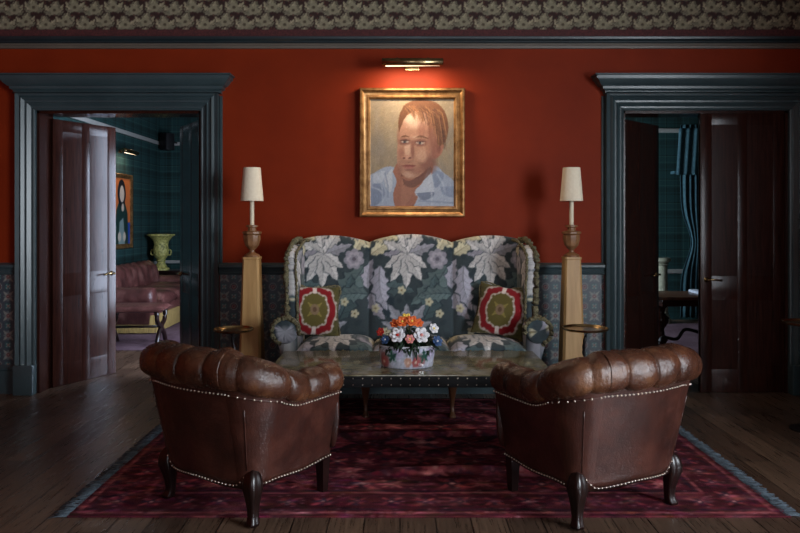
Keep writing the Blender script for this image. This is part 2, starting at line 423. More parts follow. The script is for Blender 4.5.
for r_ in range(5):
    for c_ in range(4):
        scroll(.0825+c_*.165+(.08 if r_ % 2 else 0)+rng.normal(0, .006), .035+r_*.12+.012*(-1)**c_, 1 if (c_+r_) % 2 else -1)
brush(fr, 1600, .010, .003, .12, .35)
pg = struct(pgrid('trim_1', XL, XR, 3.02, HZ, 0, fr, M['paper'], .0075, u0=.11, v0=3.02)); pg['label'] = 'leafy scrolled frieze wallpaper'

# mouldings that run along the wall
def mould(name, x0, x1, prof, mat):
    """prof: list of (projection, z)"""
    P = [[(x, -p, z) for p, z in prof]+[(x, 0, prof[-1][1]), (x, 0, prof[0][1])] for x in (x0, x1)]
    return struct(loftobj(name, P, mat, angle=20))
mould('trim_2', XL, XR, [(.004,2.965),(.007,2.965),(.007,3.022),(.004,3.022)], M['maroon'])
mould('trim_3', XL, XR, [(.004,2.862),(.014,2.865),(.018,2.885),(.014,2.89),(.014,2.905),(.004,2.905)], M['taupe'])
mould('trim_4', XL, XR, [(.02,2.905),(.03,2.91),(.03,2.92),(.045,2.935),(.05,2.95),(.05,2.956),(.02,2.962),(.004,2.966)], M['teal_dark'])
segs = [(XL, DL[0]-.155), (DL[1]+.155, DR[0]-.155), (DR[1]+.155, XR)]
k = 5
for a, c in segs:
    mould('trim_%d' % k, a, c, [(.004,.985),(.03,.99),(.035,1.0),(.025,1.015),(.032,1.035),(.045,1.05),(.045,1.068),(.02,1.078),(.004,1.085)], M['teal']); k += 1
for nm, (a, c) in zip(('baseboard_left', 'baseboard_back', 'baseboard_right'), segs):
    mould(nm, a, c, [(.0,0),(.022,0),(.022,.19),(.03,.2),(.03,.215),(.018,.225),(.01,.238),(.0,.24)], M['teal'])
# dado paper
ti = Canvas(.163, .163, 420, (58,66,74))
q = .163
def ros(cx, cy, s=1, c1=(124,124,118), c2=(110,64,64)):
    for a in range(0, 360, 45):
        ti.poly(leaf(cx, cy, a, (.062 if a % 90 else .045)*s, .012*s, 3, 0, .3), c1 if a % 90 else (96,104,104))
    ti.ell(cx, cy, .017*s, .017*s, c2); ti.ell(cx, cy, .010*s, .010*s, (44,52,60)); ti.ell(cx, cy, .005*s, .005*s, (178,130,116))
for dx in (-.5, .5):
    ti.poly([(q/2-.022+0, 0+dx*0), (q/2+.022, 0), (q/2, .022), (q/2, .022)], (40,84,88))
ti.poly([(q/2-.024, q-.024), (q/2+.024, q-.024), (q/2+.024, q+.024), (q/2-.024, q+.024)], (38,78,82))
ti.poly([(-.024, q/2-.024), (.024, q/2-.024), (.024, q/2+.024), (-.024, q/2+.024)], (38,78,82))
ros(q/2, q/2)
for (cx, cy) in ((0, 0),):
    ti.ell(cx, cy, .031, .031, (128,124,120)); ti.ell(cx, cy, .025, .025, (40,46,56)); ti.ell(cx, cy, .017, .017, (132,80,80)); ti.ell(cx, cy, .008, .008, (34,34,40))
for (cx, cy) in ((q/2, 0), (0, q/2)):
    for a in range(45, 360, 90): ti.ell(cx+.016*math.cos(math.radians(a)), cy+.016*math.sin(math.radians(a)), .007, .007, (122,128,124))
    ti.ell(cx, cy, .008, .008, (134,92,84))
for a, c in segs: 
    o = struct(pgrid('trim_%d' % k, a, c, .238, .987, 0, ti, M['tile'], .0065, u0=c, v0=.238)); k += 1
# picture mould edging beside the door frames
for x in (DL[1]+.165, DR[0]-.165):
    struct(box('trim_%d' % k, x-.012, x+.012, -.014, 0, 1.085, 2.47, M['teal'], bev=.004)); k += 1
# door cases
def doorcase(x0, x1):
    global k
    tw = .15
    prof = [(0,0),(0,.028),(.012,.034),(.02,.028),(.034,.03),(.062,.052),(.07,.044),(.085,.046),(.108,.066),(.120,.056),(.128,.05),(.162,.062),(.162,0)]  # (across from outer edge reversed, projection)
    prof = [(u_*.925, p_) for u_, p_ in prof]
    bm = bmesh.new()
    for side in (0, 1):
        for rng_ in ((.24, DH+.162),):
            P = []
            for z, mit in ((.24, 0), (DH, 1)):
                row = []
                for u, p in prof:
                    x = (x0-u) if side == 0 else (x1+u)
                    zz = z+(u if mit else 0)
                    row.append((x, -p, zz))
                P.append(row)
            V, F = loft(P); addVF(bm, V, F)
    P = []
    for side in (0, 1):
        P.append([((x0-u) if side == 0 else (x1+u), -p, DH+u) for u, p in prof])
    V, F = loft(P); addVF(bm, V, F)
    for xx in (x0-tw-.006, x1-.004): bx(bm, xx, xx+tw+.01, -.085, 0, 0, .245, .006)
    o = struct(bobj('trim_%d' % k, bm, M['teal'], angle=25)); k += 1
    # entablature cap
    cp = [(0,.14,.0),(.012,.07,.0),(.012,.075,.025),(.02,.09,.035),(.035,.10,.045),(.035,.105,.07),(.05,.115,.075),(.07,.145,.10),(.085,.165,.13),(.10,.17,.14),(.10,.175,.168),(.115,.19,.172),(.115,.195,.185),(.0,.02,.19)]
    tw = .162; xa, xb, zb = x0-tw+.012, x1+tw, DH+.135
    cp = [(a_, b_*.8, c_*.80) for a_, b_, c_ in cp]
    P = [[(xa-o_, 0, zb+z_) for o_, p_, z_ in cp], [(xa-o_, -p_, zb+z_) for o_, p_, z_ in cp], [(xb+o_, -p_, zb+z_) for o_, p_, z_ in cp], [(xb+o_, 0, zb+z_) for o_, p_, z_ in cp]]
    o = struct(loftobj('trim_%d' % k, P, M['teal'], angle=20, cv=False)); k += 1
    # timber lining of the opening
    bm = bmesh.new()
    bx(bm, x0-.001, x0+.022, .0, WT+.06, 0, DH); bx(bm, x1-.022, x1+.001, .0, WT+.06, 0, DH); bx(bm, x0, x1, 0, WT+.06, DH-.022, DH+.001)
    struct(bobj('trim_%d' % k, bm, M['mahogany'])); k += 1
doorcase(*DL); doorcase(*DR)

def door_leaf(name, hx, hy, ang, flip, label, hz=.94, wdt=.66, H=DH-.045):
    """leaf from hinge at local 0 to +x; flip mirrors for the opposite hinge"""
    t = bpy.data.objects.new(name, None); link(t); struct(t); t['label'] = label
    t.location = (hx, hy, .004); t.rotation_euler = (0,0,ang)
    th = .045; st = .095; mid = wdt/2
    zs = (.19, .77, .97, H-.10)
    bm = bmesh.new()
    for a, c in ((0, st), (mid-.04, mid+.04), (wdt-st, wdt)): bx(bm, a, c, -th/2, th/2, 0, H, .002)
    for a, c in ((0, zs[0]), (zs[1], zs[2]), (zs[3], H)): bx(bm, .01, wdt-.01, -th/2+.001, th/2-.001, a, c, .002)
    bobj('door_frame', bm, M['mahogany'], t, angle=30)
    for (a, c) in ((st, mid-.04), (mid+.04, wdt-st)):
        for (z0, z1) in ((zs[0], zs[1]), (zs[2], zs[3])):
            P = []
            bm = bmesh.new()
            for sg in (-1, 1):
                rings = [(0, .0215), (.006, .010), (.018, .002), (.022, .002), (.072, .018), (.076, .0185)]
                P = [[(a+o, sg*y, z0+o), (c-o, sg*y, z0+o), (c-o, sg*y, z1-o), (a+o, sg*y, z1-o)] for o, y in rings]
                V, F = loft(P); addVF(bm, V, F)
            bobj('door_panel', bm, M['mahogany'], t)
    hx_ = wdt-.05
    for sg in (-1, 1):
        bm = bmesh.new()
        add_lathe(bm, [(0.001,0),(.022,0),(.022,.006),(.01,.01),(.009,.035),(.012,.04),(.001,.045)], 14, Matrix.Translation((hx_, sg*th/2, hz)) @ Matrix.Rotation(-sg*PI/2, 4, 'X'))
        add_tube(bm, [(hx_, sg*(th/2+.036), hz), (hx_-.05, sg*(th/2+.038), hz+.002), (hx_-.115, sg*(th/2+.036), hz-.006)], [.008, .007, .009])
        bobj('door_handle', bm, M['brass'], t, smooth=True)
    return t
door_leaf('door_1', DL[0]+.03, WT+.01, math.radians(63), 0, 'mahogany door leaf swung open at the left of the left doorway')
o = door_leaf('door_2', DL[1]-.03, WT+.01, math.radians(180-57), 0, 'narrow-looking mahogany leaf at the right of the left doorway')
door_leaf('door_3', DR[0]+.03, WT+.01, math.radians(43), 0, 'mahogany leaf folded back at the left of the right doorway')
door_leaf('door_4', DR[1]-.022, .035, math.radians(180), 0, 'closed mahogany door leaf at the right of the right doorway', wdt=.70, H=DH-.02)

# windows outside the frame: right-hand key window, plus one added behind the camera
def window(name, axis, a0, a1, z0, z1, pos, depth, nv=3, nh=3):
    t = bpy.data.objects.new(name, None); link(t); struct(t)
    bm = bmesh.new(); fw = .06
    def add(p, q, r, s, d0=-.03, d1=.03):
        if axis == 'y': bx(bm, pos+d0, pos+d1, p, q, r, s)
        else: bx(bm, p, q, pos+d0, pos+d1, r, s)
    add(a0, a0+fw, z0, z1); add(a1-fw, a1, z0, z1); add(a0, a1, z0, z0+fw); add(a0, a1, z1-fw, z1)
    for i in range(1, nv): c = a0+(a1-a0)*i/nv; add(c-.015, c+.015, z0, z1, -.015, .015)
    for i in range(1, nh): c = z0+(z1-z0)*i/nh; add(a0, a1, c-.015, c+.015, -.015, .015)
    bobj('window_frame', bm, M['rail_white'], t)
    bm = bmesh.new(); add(a0+fw, a1-fw, z0+fw, z1-fw, -.003, .003); bobj('window_glass', bm, M['glass'], t)
window('window_1', 'y', *KW, XR+.12, .2)
window('fill_window_2', 'x', -1.2, 1.6, .6, 2.95, YF-.12, .2)  # unseen window added behind the camera for ambient fill

# ------------------------------------------------------------------ rooms beyond the doors
YB = 6.18
wallbox('wall_far_left', -4.31, -4.11, WT, YB+.2, 0, 3.4, M['tartan'])
wall_with_holes('wall_far_back', 'x', -4.11, -.6, YB, YB+.2, 0, 3.4, [], M['tartan'])
wall_with_holes('wall_far_middle', 'y', WT, YB+.2, -.75, -.6, 0, 3.4, [(.6, 2.5, .15, 2.6)], M['tartan'])
wall_with_holes('wall_study_left', 'y', WT, YB+.2, .35, .5, 0, 3.4, [(2.2, 3.9, .5, 2.9)], M['tartan'])
YR = 4.3
wall_with_holes('wall_far_right_back', 'x', .35, 6.0, YR, YR+.2, 0, 3.4, [], M['tartan'])
wallbox('wall_far_right', 6.0, 6.2, WT, YR+.2, 0, 3.4, M['tartan'])
wallbox('wall_back_extension', XR, 6.2, 0, WT-.02, 0, 3.4, M['tartan'])
struct(box('ceiling_far', -4.31, 6.2, WT, YB+.2, 3.4, 3.5, M['plaster']))
window('window_3', 'y', .6, 2.5, .15, 2.6, -.68, .2)
window('added_window_4', 'y', 2.2, 3.9, .5, 2.9, .42, .2, 2, 3)  # added window, placed to light the tartan back wall but not the door leaf
def rail(x0, x1, y0, y1, z, h, p=.03, mat='rail_white'):
    global k
    struct(box('trim_%d' % k, x0, x1, y0, y1, z, z+h, M[mat], bev=.006)); k += 1
rail(-4.11, -4.085, WT, YB, 2.715, .06); rail(-4.11, -.75, YB-.025, YB, 2.715, .06)
rail(-4.11, -4.085, WT, YB, .70, .05); rail(-4.11, -.75, YB-.025, YB, .70, .05)
rail(.35, 6, YR-.025, YR, 2.70, .06); rail(.35, 4.3, YR-.03, YR, .67, .06)

# far painting (dark-haired figure on orange)
fc = Canvas(.78, 1.02, 130, (196,104,52), wrap=False)
fc.poly([(0,0),(.78,0),(.78,.34),(.45,.3),(0,.34)], (24,66,150))
fc.poly([(.16,0),(.22,.5),(.34,.66),(.52,.66),(.64,.46),(.66,0)], (28,52,48)); fc.poly([(.3,.0),(.34,.34),(.48,.4),(.54,.0)], (120,138,136))
fc.ell(.42, .76, .15, .2, (22,24,30)); fc.ell(.43, .75, .085, .125, (196,178,160)); fc.ell(.46,.55,.05,.06,(186,168,150))
fc.ell(.34,.12,.06,.07,(190,176,160)); fc.ell(.52,.12,.05,.07,(190,176,160))
def framed(name, label, loc, rotz, w, h, cv, fw, step, mats, prof):
    t = thing(name, label, 'painting', loc, rotz)
    P = []
    for (sx, sz) in ((-1,-1),(1,-1),(1,1),(-1,1)):
        P.append([(sx*(w/2-o), -p, sz*(h/2-o)) for o, p in prof])
    V, F = loft(P, cu=True, cv=True); o = fixn(mobj('frame', V, F, mats, t)); o.data.set_sharp_from_angle(angle=.5)
    iw, ih = w-2*fw+.012, h-2*fw+.012
    g = pgrid('canvas', -iw/2, iw/2, -ih/2, ih/2, -.010, cv, M['oil'], step, u0=-iw/2, v0=-ih/2, parent=t, thick=.008)
    return t, iw, ih
fprof = [(0,0),(0,.035),(.012,.045),(.03,.04),(.05,.028),(.058,.03),(.066,.026),(.066,0)]
framed('framed_painting', 'gold-framed painting of a dark-haired figure on orange, on the tartan wall', (-4.108, 4.42, 1.57), PI/2, .85, 1.1, fc, .06, .008, M['gold'], fprof)
def picture_light(label, loc, rotz, L, out, power, drop=.05):
    t = thing('picture_light', label, 'picture light', loc, rotz)
    tube('lamp_tube', [(-L/2, -out, 0), (-L/2+.004, -out, 0), (L/2-.004, -out, 0), (L/2, -out, 0)], [.022,.03,.03,.022], M['brass'], t, 16)
    bm = bmesh.new()
    bx(bm, -.06, .06, -.012, 0, -.02, .03, .004)
    for s in (-.12*L/.46, .12*L/.46): add_tube(bm, smooth_path([(s*.3, -.008, .005), (s*.7, -out*.5, .045), (s, -out*.9, .035), (s, -out, .02)], 12), .006)
    bobj('bracket', bm, M['brass'], t, smooth=True)
    bm = bmesh.new(); add_tube(bm, [(-L/2+.03, -out+.004, -.029), (L/2-.03, -out+.004, -.023)], .007); bobj('bulb', bm, M['bulb'], t, smooth=True)
    l = bpy.data.lights.new('picture_glow', 'AREA'); l.shape = 'RECTANGLE'; l.size = L-.06; l.size_y = .05; l.energy = power; l.color = (1,.80,.58)
    lo = bpy.data.objects.new('picture_glow', l); link(lo, t); lo.location = (0, -out+.01, -.04); lo.rotation_euler = (math.radians(14), 0, 0)
    return t
picture_light('brass picture light over the painting in the tartan room', (-4.106, 4.45, 2.44), PI/2, .5, .16, 1.6)
# small speaker in the corner
t = thing('wall_speaker', 'small black speaker high in the corner of the tartan room', 'speaker', (-3.93, 6.0, 2.62), math.radians(-35))
box('cabinet', -.09, .09, -.08, .08, 0, .28, M['plastic_black'], t, .01)
box('grille', -.08, .08, -.088, -.081, .01, .27, M['iron'], t, .003)
bm = bmesh.new(); add_tube(bm, [(0,.08,.14),(0,.2,.14)], .012); bobj('bracket', bm, M['plastic_black'], t)

def tuft(u, v, w, h, nu, nv, dep):   # button tufting displacement
    a = abs(math.sin(PI*u*nu))**.5*abs(math.sin(PI*v*nv))**.5 if nv else abs(math.sin(PI*u*nu))**.45
    return dep*a
# leather sofa beyond
t = thing('leather_sofa', 'burgundy tufted leather sofa with gold fringe in the tartan room', 'sofa', (-3.55, 4.03, .006), PI/2)
# local: +x -> world +y (length), -y -> world +x (front)
Ls, Dp = 2.1, 1.0
box('base', -Ls/2+.05, Ls/2-.05, -.46, .42, .10, .34, M['leather_red'], t, .03)
P = []
for i in range(61):
    u = i/60; x = -Ls/2+.12+(Ls-.24)*u; d_ = .028*abs(math.sin(PI*u*9))**.5; e = min(1, (u*(1-u)*14))**.5
    P.append([(x, .22-d_, .38), (x, .16-d_, .5), (x, .17-d_, .62), (x, .20-d_, .72*1+.05*e-.02), (x, .28, .79*1+.03*e-.02+d_), (x, .38, .78), (x, .44, .7), (x, .44, .15), (x, .3, .15)])
loftobj('backrest', P, M['leather_red'], t)
for sx in (-1, 1):
    P = []
    for i in range(25):
        v = i/24; y = -.44+.86*v; r = .125*(1+.0) - .016*(1-abs(math.sin(PI*v*5))**.4)
        cs = [(sx*(Ls/2-.06)+r*math.cos(a), y, .46+r*math.sin(a)) for a in np.linspace(-.6, PI+.6, 15)]
        P.append(cs+[(sx*(Ls/2-.06)-.09, y, .12), (sx*(Ls/2-.06)+.09, y, .12)])
    loftobj('arm', P, M['leather_red'], t)
for i in range(3):
    x0 = -Ls/2+.16+i*(Ls-.32)/3; x1 = x0+(Ls-.32)/3-.01
    P = []
    for a in range(13):
        u = a/12; x = x0+(x1-x0)*u; e = (1-abs(2*u-1)**6)**.5
        P.append([(x, -.03+.45*math.copysign(abs(math.cos(q_))**.35, math.cos(q_))*-1*1.0+(-.03), .41+(.075+.02*e)*e*math.copysign(abs(math.sin(q_))**.5, math.sin(q_))) for q_ in np.linspace(0, 2*PI, 24, endpoint=False)])
    loftobj('seat_cushion', P, M['leather_red'], t)
box('fringe', -Ls/2, Ls/2, -.485, -.465, .015, .24, M['gold_fringe'], t, .004)
box('fringe', -Ls/2-.03, -Ls/2-.012, -.47, .44, .015, .24, M['gold_fringe'], t, .004)
# X-frame stool
t = thing('x_frame_stool', 'low leather stool with crossed curved dark legs in front of the sofa', 'stool', (-3.05, 2.28, .006), math.radians(4))
P = []
for a in range(17):
    u = a/16; x = -.36+.72*u; e = (1-abs(2*u-1)**8)**.5
    P.append([(x, .2*math.copysign(abs(math.cos(q_))**.4, math.cos(q_)), .42+.045*e*math.copysign(abs(math.sin(q_))**.6, math.sin(q_))) for q_ in np.linspace(0, 2*PI, 24, endpoint=False)])
loftobj('seat', P, M['leather_red'], t)
for x in (-.28, .28):
    for s in (-1, 1):
        tube('leg', smooth_path([(x, s*.19, .385), (x, s*.15, .27), (x, 0, .2), (x, -s*.13, .10), (x, -s*.19, .012)], 16), .026, M['darkwood'], t)
tube('stretcher', [(-.28,0,.2),(0,0,.2),(.28,0,.2)], .016, M['darkwood'], t)
# console + urn
t = thing('console_table', 'dark console table behind the leather sofa, under the green urn', 'table', (-3.38, 5.49, 0))
box('table_top', -.65, .65, -.2, .2, .60, .635, M['darkwood'], t, .008); box('apron', -.6, .6, -.16, .16, .52, .60, M['darkwood'], t)
for sx in (-.57, .57):
    for sy in (-.14, .14): box('leg', sx-.025, sx+.025, sy-.025, sy+.025, 0, .52, M['darkwood'], t, .004)
t = thing('garden_urn', 'mossy yellow-green footed urn standing on the console table', 'urn', ((160-400)*11.2/700, 5.43, .637))
lathe('pedestal_foot', [(.001,0),(.13,0),(.13,.03),(.10,.045),(.075,.09),(.06,.13),(.075,.15),(.075,.165)], M['urn'], t, 28)
lathe('bowl', [(.06,.165),(.09,.2),(.12,.26),(.125,.33),(.11,.40),(.12,.46),(.17,.53),(.215,.555),(.215,.575),(.19,.575),(.12,.52),(.08,.44),(.001,.42)], M['urn'], t, 28)
for s in (-1, 1): tube('handle', smooth_path([(s*.11,0,.24),(s*.155,0,.25),(s*.16,0,.31),(s*.125,0,.33)], 12), .012, M['urn'], t)
tag(fixn(box('tartan_room_rug', -4.0, -.95, 1.9, 5.2, 0.0, .006, M['rug2'])), 'pale plum rug under the leather sofa in the tartan room', 'rug')
# right-hand room
tag(box('study_rug', 1.6, 5.2, 1.55, 3.9, 0.0, .006, M['rug2']), 'pale plum rug on the floor of the right-hand room', 'rug')
P = []
t = thing('curtain', 'teal curtain tied back beside the window in the right-hand room', 'curtain', (4.22, YR-.12, 0))
for i in range(30):
    v = i/29; z = .05+2.75*v; g_ = 1-.55*math.exp(-((z-1.12)/.33)**2); wv = .21*g_
    row = []
    for j in range(60):
        u = j/59; row.append((-.0+(-.21+.42*u)*g_*1.0+.06*(1-g_), .035*math.sin(u*PI*11)*g_-.0, z))
    P.append(row+[(p[0], p[1]+.012, p[2]) for p in row[::-1]])
loftobj('drape', P, M['curtain'], t)
tube('tieback', smooth_path([(-.14,-.045,1.2),(-.02,-.055,1.1),(.12,-.045,1.08),(.2,.02,1.12),(.22,.09,1.16)], 14), .016, M['braid'], t)
box('pelmet', -.32, .3, -.05, .1, 2.1, 2.14, M['curtain'], t, .004)
t.children[-1].name = 'swag'
sw = t.children[-1]; bpy.data.objects.remove(sw)
P = []
for i in range(16):
    v = i/15; z = 2.08+.66*v; row = [(-.26+.5*u+.04*(v-1), -.075-.02*math.sin(u*PI*9), z-.0) for u in np.linspace(0, 1, 40)]
    P.append(row+[(a_, b_+.012, c_) for a_, b_, c_ in row[::-1]])
loftobj('pelmet', P, M['curtain'], t)
t = thing('column_pedestal', 'pale stone column pedestal against the far tartan wall', 'pedestal', (3.66, 3.95, 0))
lathe('plinth', [(.001,0),(.12,0),(.12,.06),(.09,.08),(.1,.1),(.08,.13)], M['stone'], t, 24)
lathe('shaft', [(.078,.13),(.074,.4),(.068,.8),(.085,.82),(.07,.83)], M['stone'], t, 24)
lathe('capital', [(.07,.83),(.1,.86),(.115,.87),(.115,.91),(.001,.91)], M['stone'], t, 24)
t = thing('library_table', 'carved dark table with pedestal ends seen through the right doorway', 'table', (3.16, 1.75, .006))
box('table_top', -.5, .5, -.32, .32, .60, .635, M['brownwood'], t, .012); box('apron', -.42, .42, -.26, .26, .53, .60, M['mahogany'], t, .006)
for sx in (-1, 1):
    P = lathe_pts([(.05,.10),(.075,.14),(.04,.2),(.035,.26),(.08,.33),(.085,.38),(.04,.43),(.05,.48),(.09,.53)], 20, c=(sx*-.08+.08 if sx > 0 else -.33, 0, 0)) if 0 else lathe_pts([(.05,.10),(.075,.14),(.04,.2),(.035,.26),(.08,.33),(.085,.38),(.04,.43),(.05,.48),(.09,.53)], 20, c=(sx*.30-.04, 0, 0))
    loftobj('pedestal', P, M['mahogany'], t)
    P = [[(sx*.30-.04+xx, y_, z_) for xx, z_ in ((-.05,.0 if abs(y_) > .2 else .03),(.05,.0 if abs(y_) > .2 else .03),(.05,h_),(-.05,h_))] for y_, h_ in ((-.32,.05),(-.28,.075),(-.15,.085),(0,.12),(.15,.085),(.28,.075),(.32,.05))]
    loftobj('sledge_foot', P, M['mahogany'], t)
tube('stretcher', smooth_path([(-.42,-.1,.05),(-.36,-.1,.18),(-.2,-.08,.16),(-.1,-.06,.26),(.1,0,.22),(.2,0,.3)], 24), .018, M['iron'], t)
t2 = tag(box('folded_newspaper', 3.2, 3.48, 1.6, 1.95, .642, .672, M['news'], None, .008), 'pale folded newspaper lying on the carved library table', 'newspaper')

# ------------------------------------------------------------------ portrait over the sofa (a plain painted head and shoulders)
pw, ph = .70, .89
pc = Canvas(pw, ph, 300, (150,132,108), wrap=False)
for _ in range(260):
    x, y = rng.random()*pw, rng.random()*ph
    c = np.array((158,140,114))+rng.normal(0, 10)+np.array((14,8,-4))*rng.normal(0,.6)
    pc.ell(x, y, .02+.02*rng.random(), .07+.05*rng.random(), c, .35, .3*rng.normal(), .6)
def PX(*pts): return [((x-62)/322*pw, (478-y)/418*ph) for x, y in pts]   # coordinates of the 454px study
def sm(*pts, n=60):
    q_ = [Vector((a, b, 0)) for a, b in PX(*pts)]; q_ = q_+[q_[0]]
    return [(v.x, v.y) for v in smooth_path(q_, n)]
pc.poly(sm((55,500),(58,375),(80,345),(150,322),(230,400),(300,318),(345,345),(392,395),(395,500)), (168,178,196))
for pts, c in ((((62,400),(100,380),(120,430),(90,470),(60,470)), (128,140,164)), (((230,440),(300,400),(380,420),(384,480),(240,480)), (180,188,204)), (((300,330),(345,350),(330,390),(310,400)), (134,146,170)),
               (((150,325),(118,370),(135,420),(148,400)), (204,208,216)), (((75,350),(120,340),(110,380),(78,385)), (196,202,214)), (((330,400),(384,400),(384,440),(345,430)), (140,152,176))):
    pc.poly(sm(*pts), c, .85)
pc.poly(sm((150,340),(165,380),(152,430),(165,480),(225,480),(262,400),(300,350),(290,290),(180,300)), (166,108,84))
pc.poly(sm((185,372),(225,380),(232,410),(200,470),(182,470)), (178,120,94), .6); pc.poly(sm((180,360),(250,365),(290,320),(250,340),(190,345)), (112,62,48), .8)
pc.poly(sm((290,318),(300,360),(305,425),(250,440),(235,415),(262,385)), (198,204,216)); pc.poly(sm((240,425),(305,420),(300,440),(262,452)), (112,122,144), .8)
# head
def soft(x, y, rx, ry, col, al=.7, rot=0, sf=.7):
    a, b_ = PX((x, y))[0]; pc.ell(a, b_, rx/322*pw, ry/418*ph, col, al, rot, sf)
pc.poly(sm((178,150),(172,210),(166,270),(170,320),(188,354),(222,368),(262,348),(300,300),(318,250),(322,180),(300,110),(240,92),(198,108)), (182,134,108))
pc.poly(sm((310,215),(330,212),(345,235),(335,272),(312,290),(300,270)), (168,108,86)); soft(325,250,8,18,(120,66,52))
soft(305,200,22,80,(140,88,70),.8); soft(285,310,34,34,(132,82,66),.8,.6); soft(235,142,38,30,(220,184,156),.9); soft(262,178,16,36,(156,102,82),.6); soft(212,130,18,18,(230,198,172),.7)
soft(262,278,20,26,(206,160,132),.85); soft(184,270,12,22,(160,104,84),.7); soft(206,250,11,36,(218,176,148),.85); soft(226,258,7,34,(134,84,68),.75)
soft(205,284,17,10,(200,146,122),.8); soft(196,224,24,13,(128,80,66),.85); soft(256,228,28,14,(128,80,66),.85); soft(205,302,26,7,(160,112,90),.7); soft(214,352,22,12,(206,162,136),.8)
soft(240,338,26,14,(150,98,78),.6); soft(178,330,10,22,(150,98,80),.6); soft(286,250,10,34,(170,118,94),.6); soft(248,206,30,5,(214,176,148),.7); soft(172,205,6,30,(160,110,88),.7)
for x, y, w_ in ((197,224,15),(255,229,17)):
    soft(x,y,w_,5.5,(190,172,158),.9,0,.3); soft(x-1,y,5,5.5,(62,62,68),1,0,.3); soft(x,y-5,w_+3,2.6,(78,44,34),.9,0,.4); soft(x,y+7,w_,2.2,(118,70,58),.7,0,.5)
for pts in (((178,208),(194,199),(214,205),(196,206)), ((234,208),(258,199),(288,213),(258,208))): pc.poly(sm(*pts), (100,62,40), .85)
soft(212,318,26,4.5,(132,66,58),.95,0,.4); soft(210,326,19,5,(176,108,96),.85,0,.5); soft(212,334,18,4,(130,82,68),.6)
for x in (193,216): soft(x,288,5,3,(92,46,38),.9)
# hair
pc.poly(sm((174,190),(172,140),(190,88),(222,66),(262,60),(320,74),(354,120),(362,180),(346,232),(322,236),(318,190),(302,150),(286,118),(246,104),(210,118),(188,150)), (112,70,42))
for i in range(150):
    a = rng.random(); b0 = rng.random(); x0, y0 = 196+125*a, 78+18*rng.random()+20*a*a; l_ = .5+.7*b0
    pts_ = [(x0, y0), (x0+16*l_+8*a, y0+18*l_), (x0+20*l_+16*a, y0+(34+58*a)*l_), (x0+16*l_+24*a, y0+(44+100*a)*l_)]
    pc.line(PX(*pts_[:3 if a < .5 else 4]), .0045, [(152,104,66), (84,50,32), (178,130,88), (128,80,50), (66,40,28)][i % 5], .55)
for i in range(16): pc.line(PX((196-i*.5, 98+i*3), (182-i*.5, 130+i*3)), .004, [(140,92,58), (88,54,36)][i % 2], .5)
pc.poly(sm((186,366),(214,376),(262,352),(292,322),(296,344),(240,398),(200,396)), (112,70,56), .75)
for x0, y0, x1, y1, c_ in ((96,352,112,460,(196,204,218)), (120,345,132,440,(120,130,152)), (70,400,110,420,(204,210,222)), (320,350,350,420,(198,206,220)), (285,380,300,470,(206,212,222)), (340,430,384,470,(176,186,204)), (250,455,380,462,(130,140,162))): pc.line(PX((x0,y0),((x0+x1)/2+6,(y0+y1)/2),(x1,y1)), .014, c_, .5)
pc.a *= .86
brush(pc, 5200, .010, .0038, .055, .42, lambda x, y: 1.2+.8*math.sin(x*9+y*5)+.3*rng.normal())

gprof = [(0,0),(0,.05),(.008,.062),(.02,.064),(.03,.05),(.045,.04),(.06,.036),(.068,.042),(.076,.042),(.086,.022),(.09,.02),(.09,0)]
framed('framed_portrait', 'gilt-framed portrait of a red-haired man in a pale shirt on the red wall', (.10, 0, 1.997), 0, .872, 1.065, pc, .09, .003, M['gold'], gprof)
picture_light('brass picture light mounted on the red wall above the portrait', (.10, 0, 2.70), 0, .49, .24, 8.5)

# ------------------------------------------------------------------ upholstery pattern (big pale leaves on slate)
uf = Canvas(.665, .86, 260, (52,62,66))
def U(x, y): return ((x-300)/217*.665, (352-y)/305*.86)
for _ in range(150): uf.ell(rng.random()*.665, rng.random()*.86, .012+.02*rng.random(), .02, (60,72,76) if rng.random() < .5 else (36,46,52), .5, rng.random()*3, .5)
LL, LV2, CR, TL, TD = (184,180,178), (92,94,98), (188,180,152), (84,98,98), (34,46,54)
def UL(x, y, ang, L, Wd, col=LL, vein=LV2, lobes=4, curve=0, depth=.38, edge=TD): 
    cx, cy = U(x, y); leafvein(uf, cx, cy, ang, L*.00306*1, Wd*.00306, col, vein, lobes, curve, depth, edge)
UL(505, 150, -120, 140, 36, TL, (60,72,74), 5, -30); UL(440, 300, 60, 120, 30, (66,82,84), TD, 4, 30); UL(330, 300, 80, 70, 24, TL, TD, 4, -20)
UL(360, 300, 100, 90, 22, TD, (60,72,76), 3, 30)
UL(305, 120, 40, 70, 20, CR, (120,112,92), 4, -20); UL(520, 100, 130, 70, 20, CR, (120,112,92), 4, 20); UL(480, 110, 60, 70, 17, CR, (120,112,92), 4, 10)
UL(330, 215, 10, 90, 22, (70,84,86), TD, 4, -30); UL(515, 230, 170, 90, 24, TL, TD, 4, 30); UL(300, 70, 10, 80, 22, CR, (120,112,92), 4, -30); UL(515, 60, 175, 70, 20, (140,136,134), LV2, 4, 20); UL(515, 215, 100, 80, 18, (140,136,146), LV2, 4, -40); UL(305, 225, -80, 80, 20, (140,136,146), LV2, 4, 40)
UL(400, 118, 100, 78, 24); UL(402, 118, 60, 78, 22); UL(398, 118, 150, 72, 18); UL(404, 118, 20, 74, 16, (138,136,144)); UL(396, 120, 178, 60, 14, (140,136,146))
for a, l, w in ((-150, 70, 17), (-122, 84, 20), (-92, 88, 21), (-62, 78, 20), (-35, 62, 16)): UL(400, 118, a, l, w, LL, LV2, 3, 0, .3)
UL(330, 150, -100, 120, 27, (156,154,166), LV2, 5, 40)
cx, cy = U(478, 132)
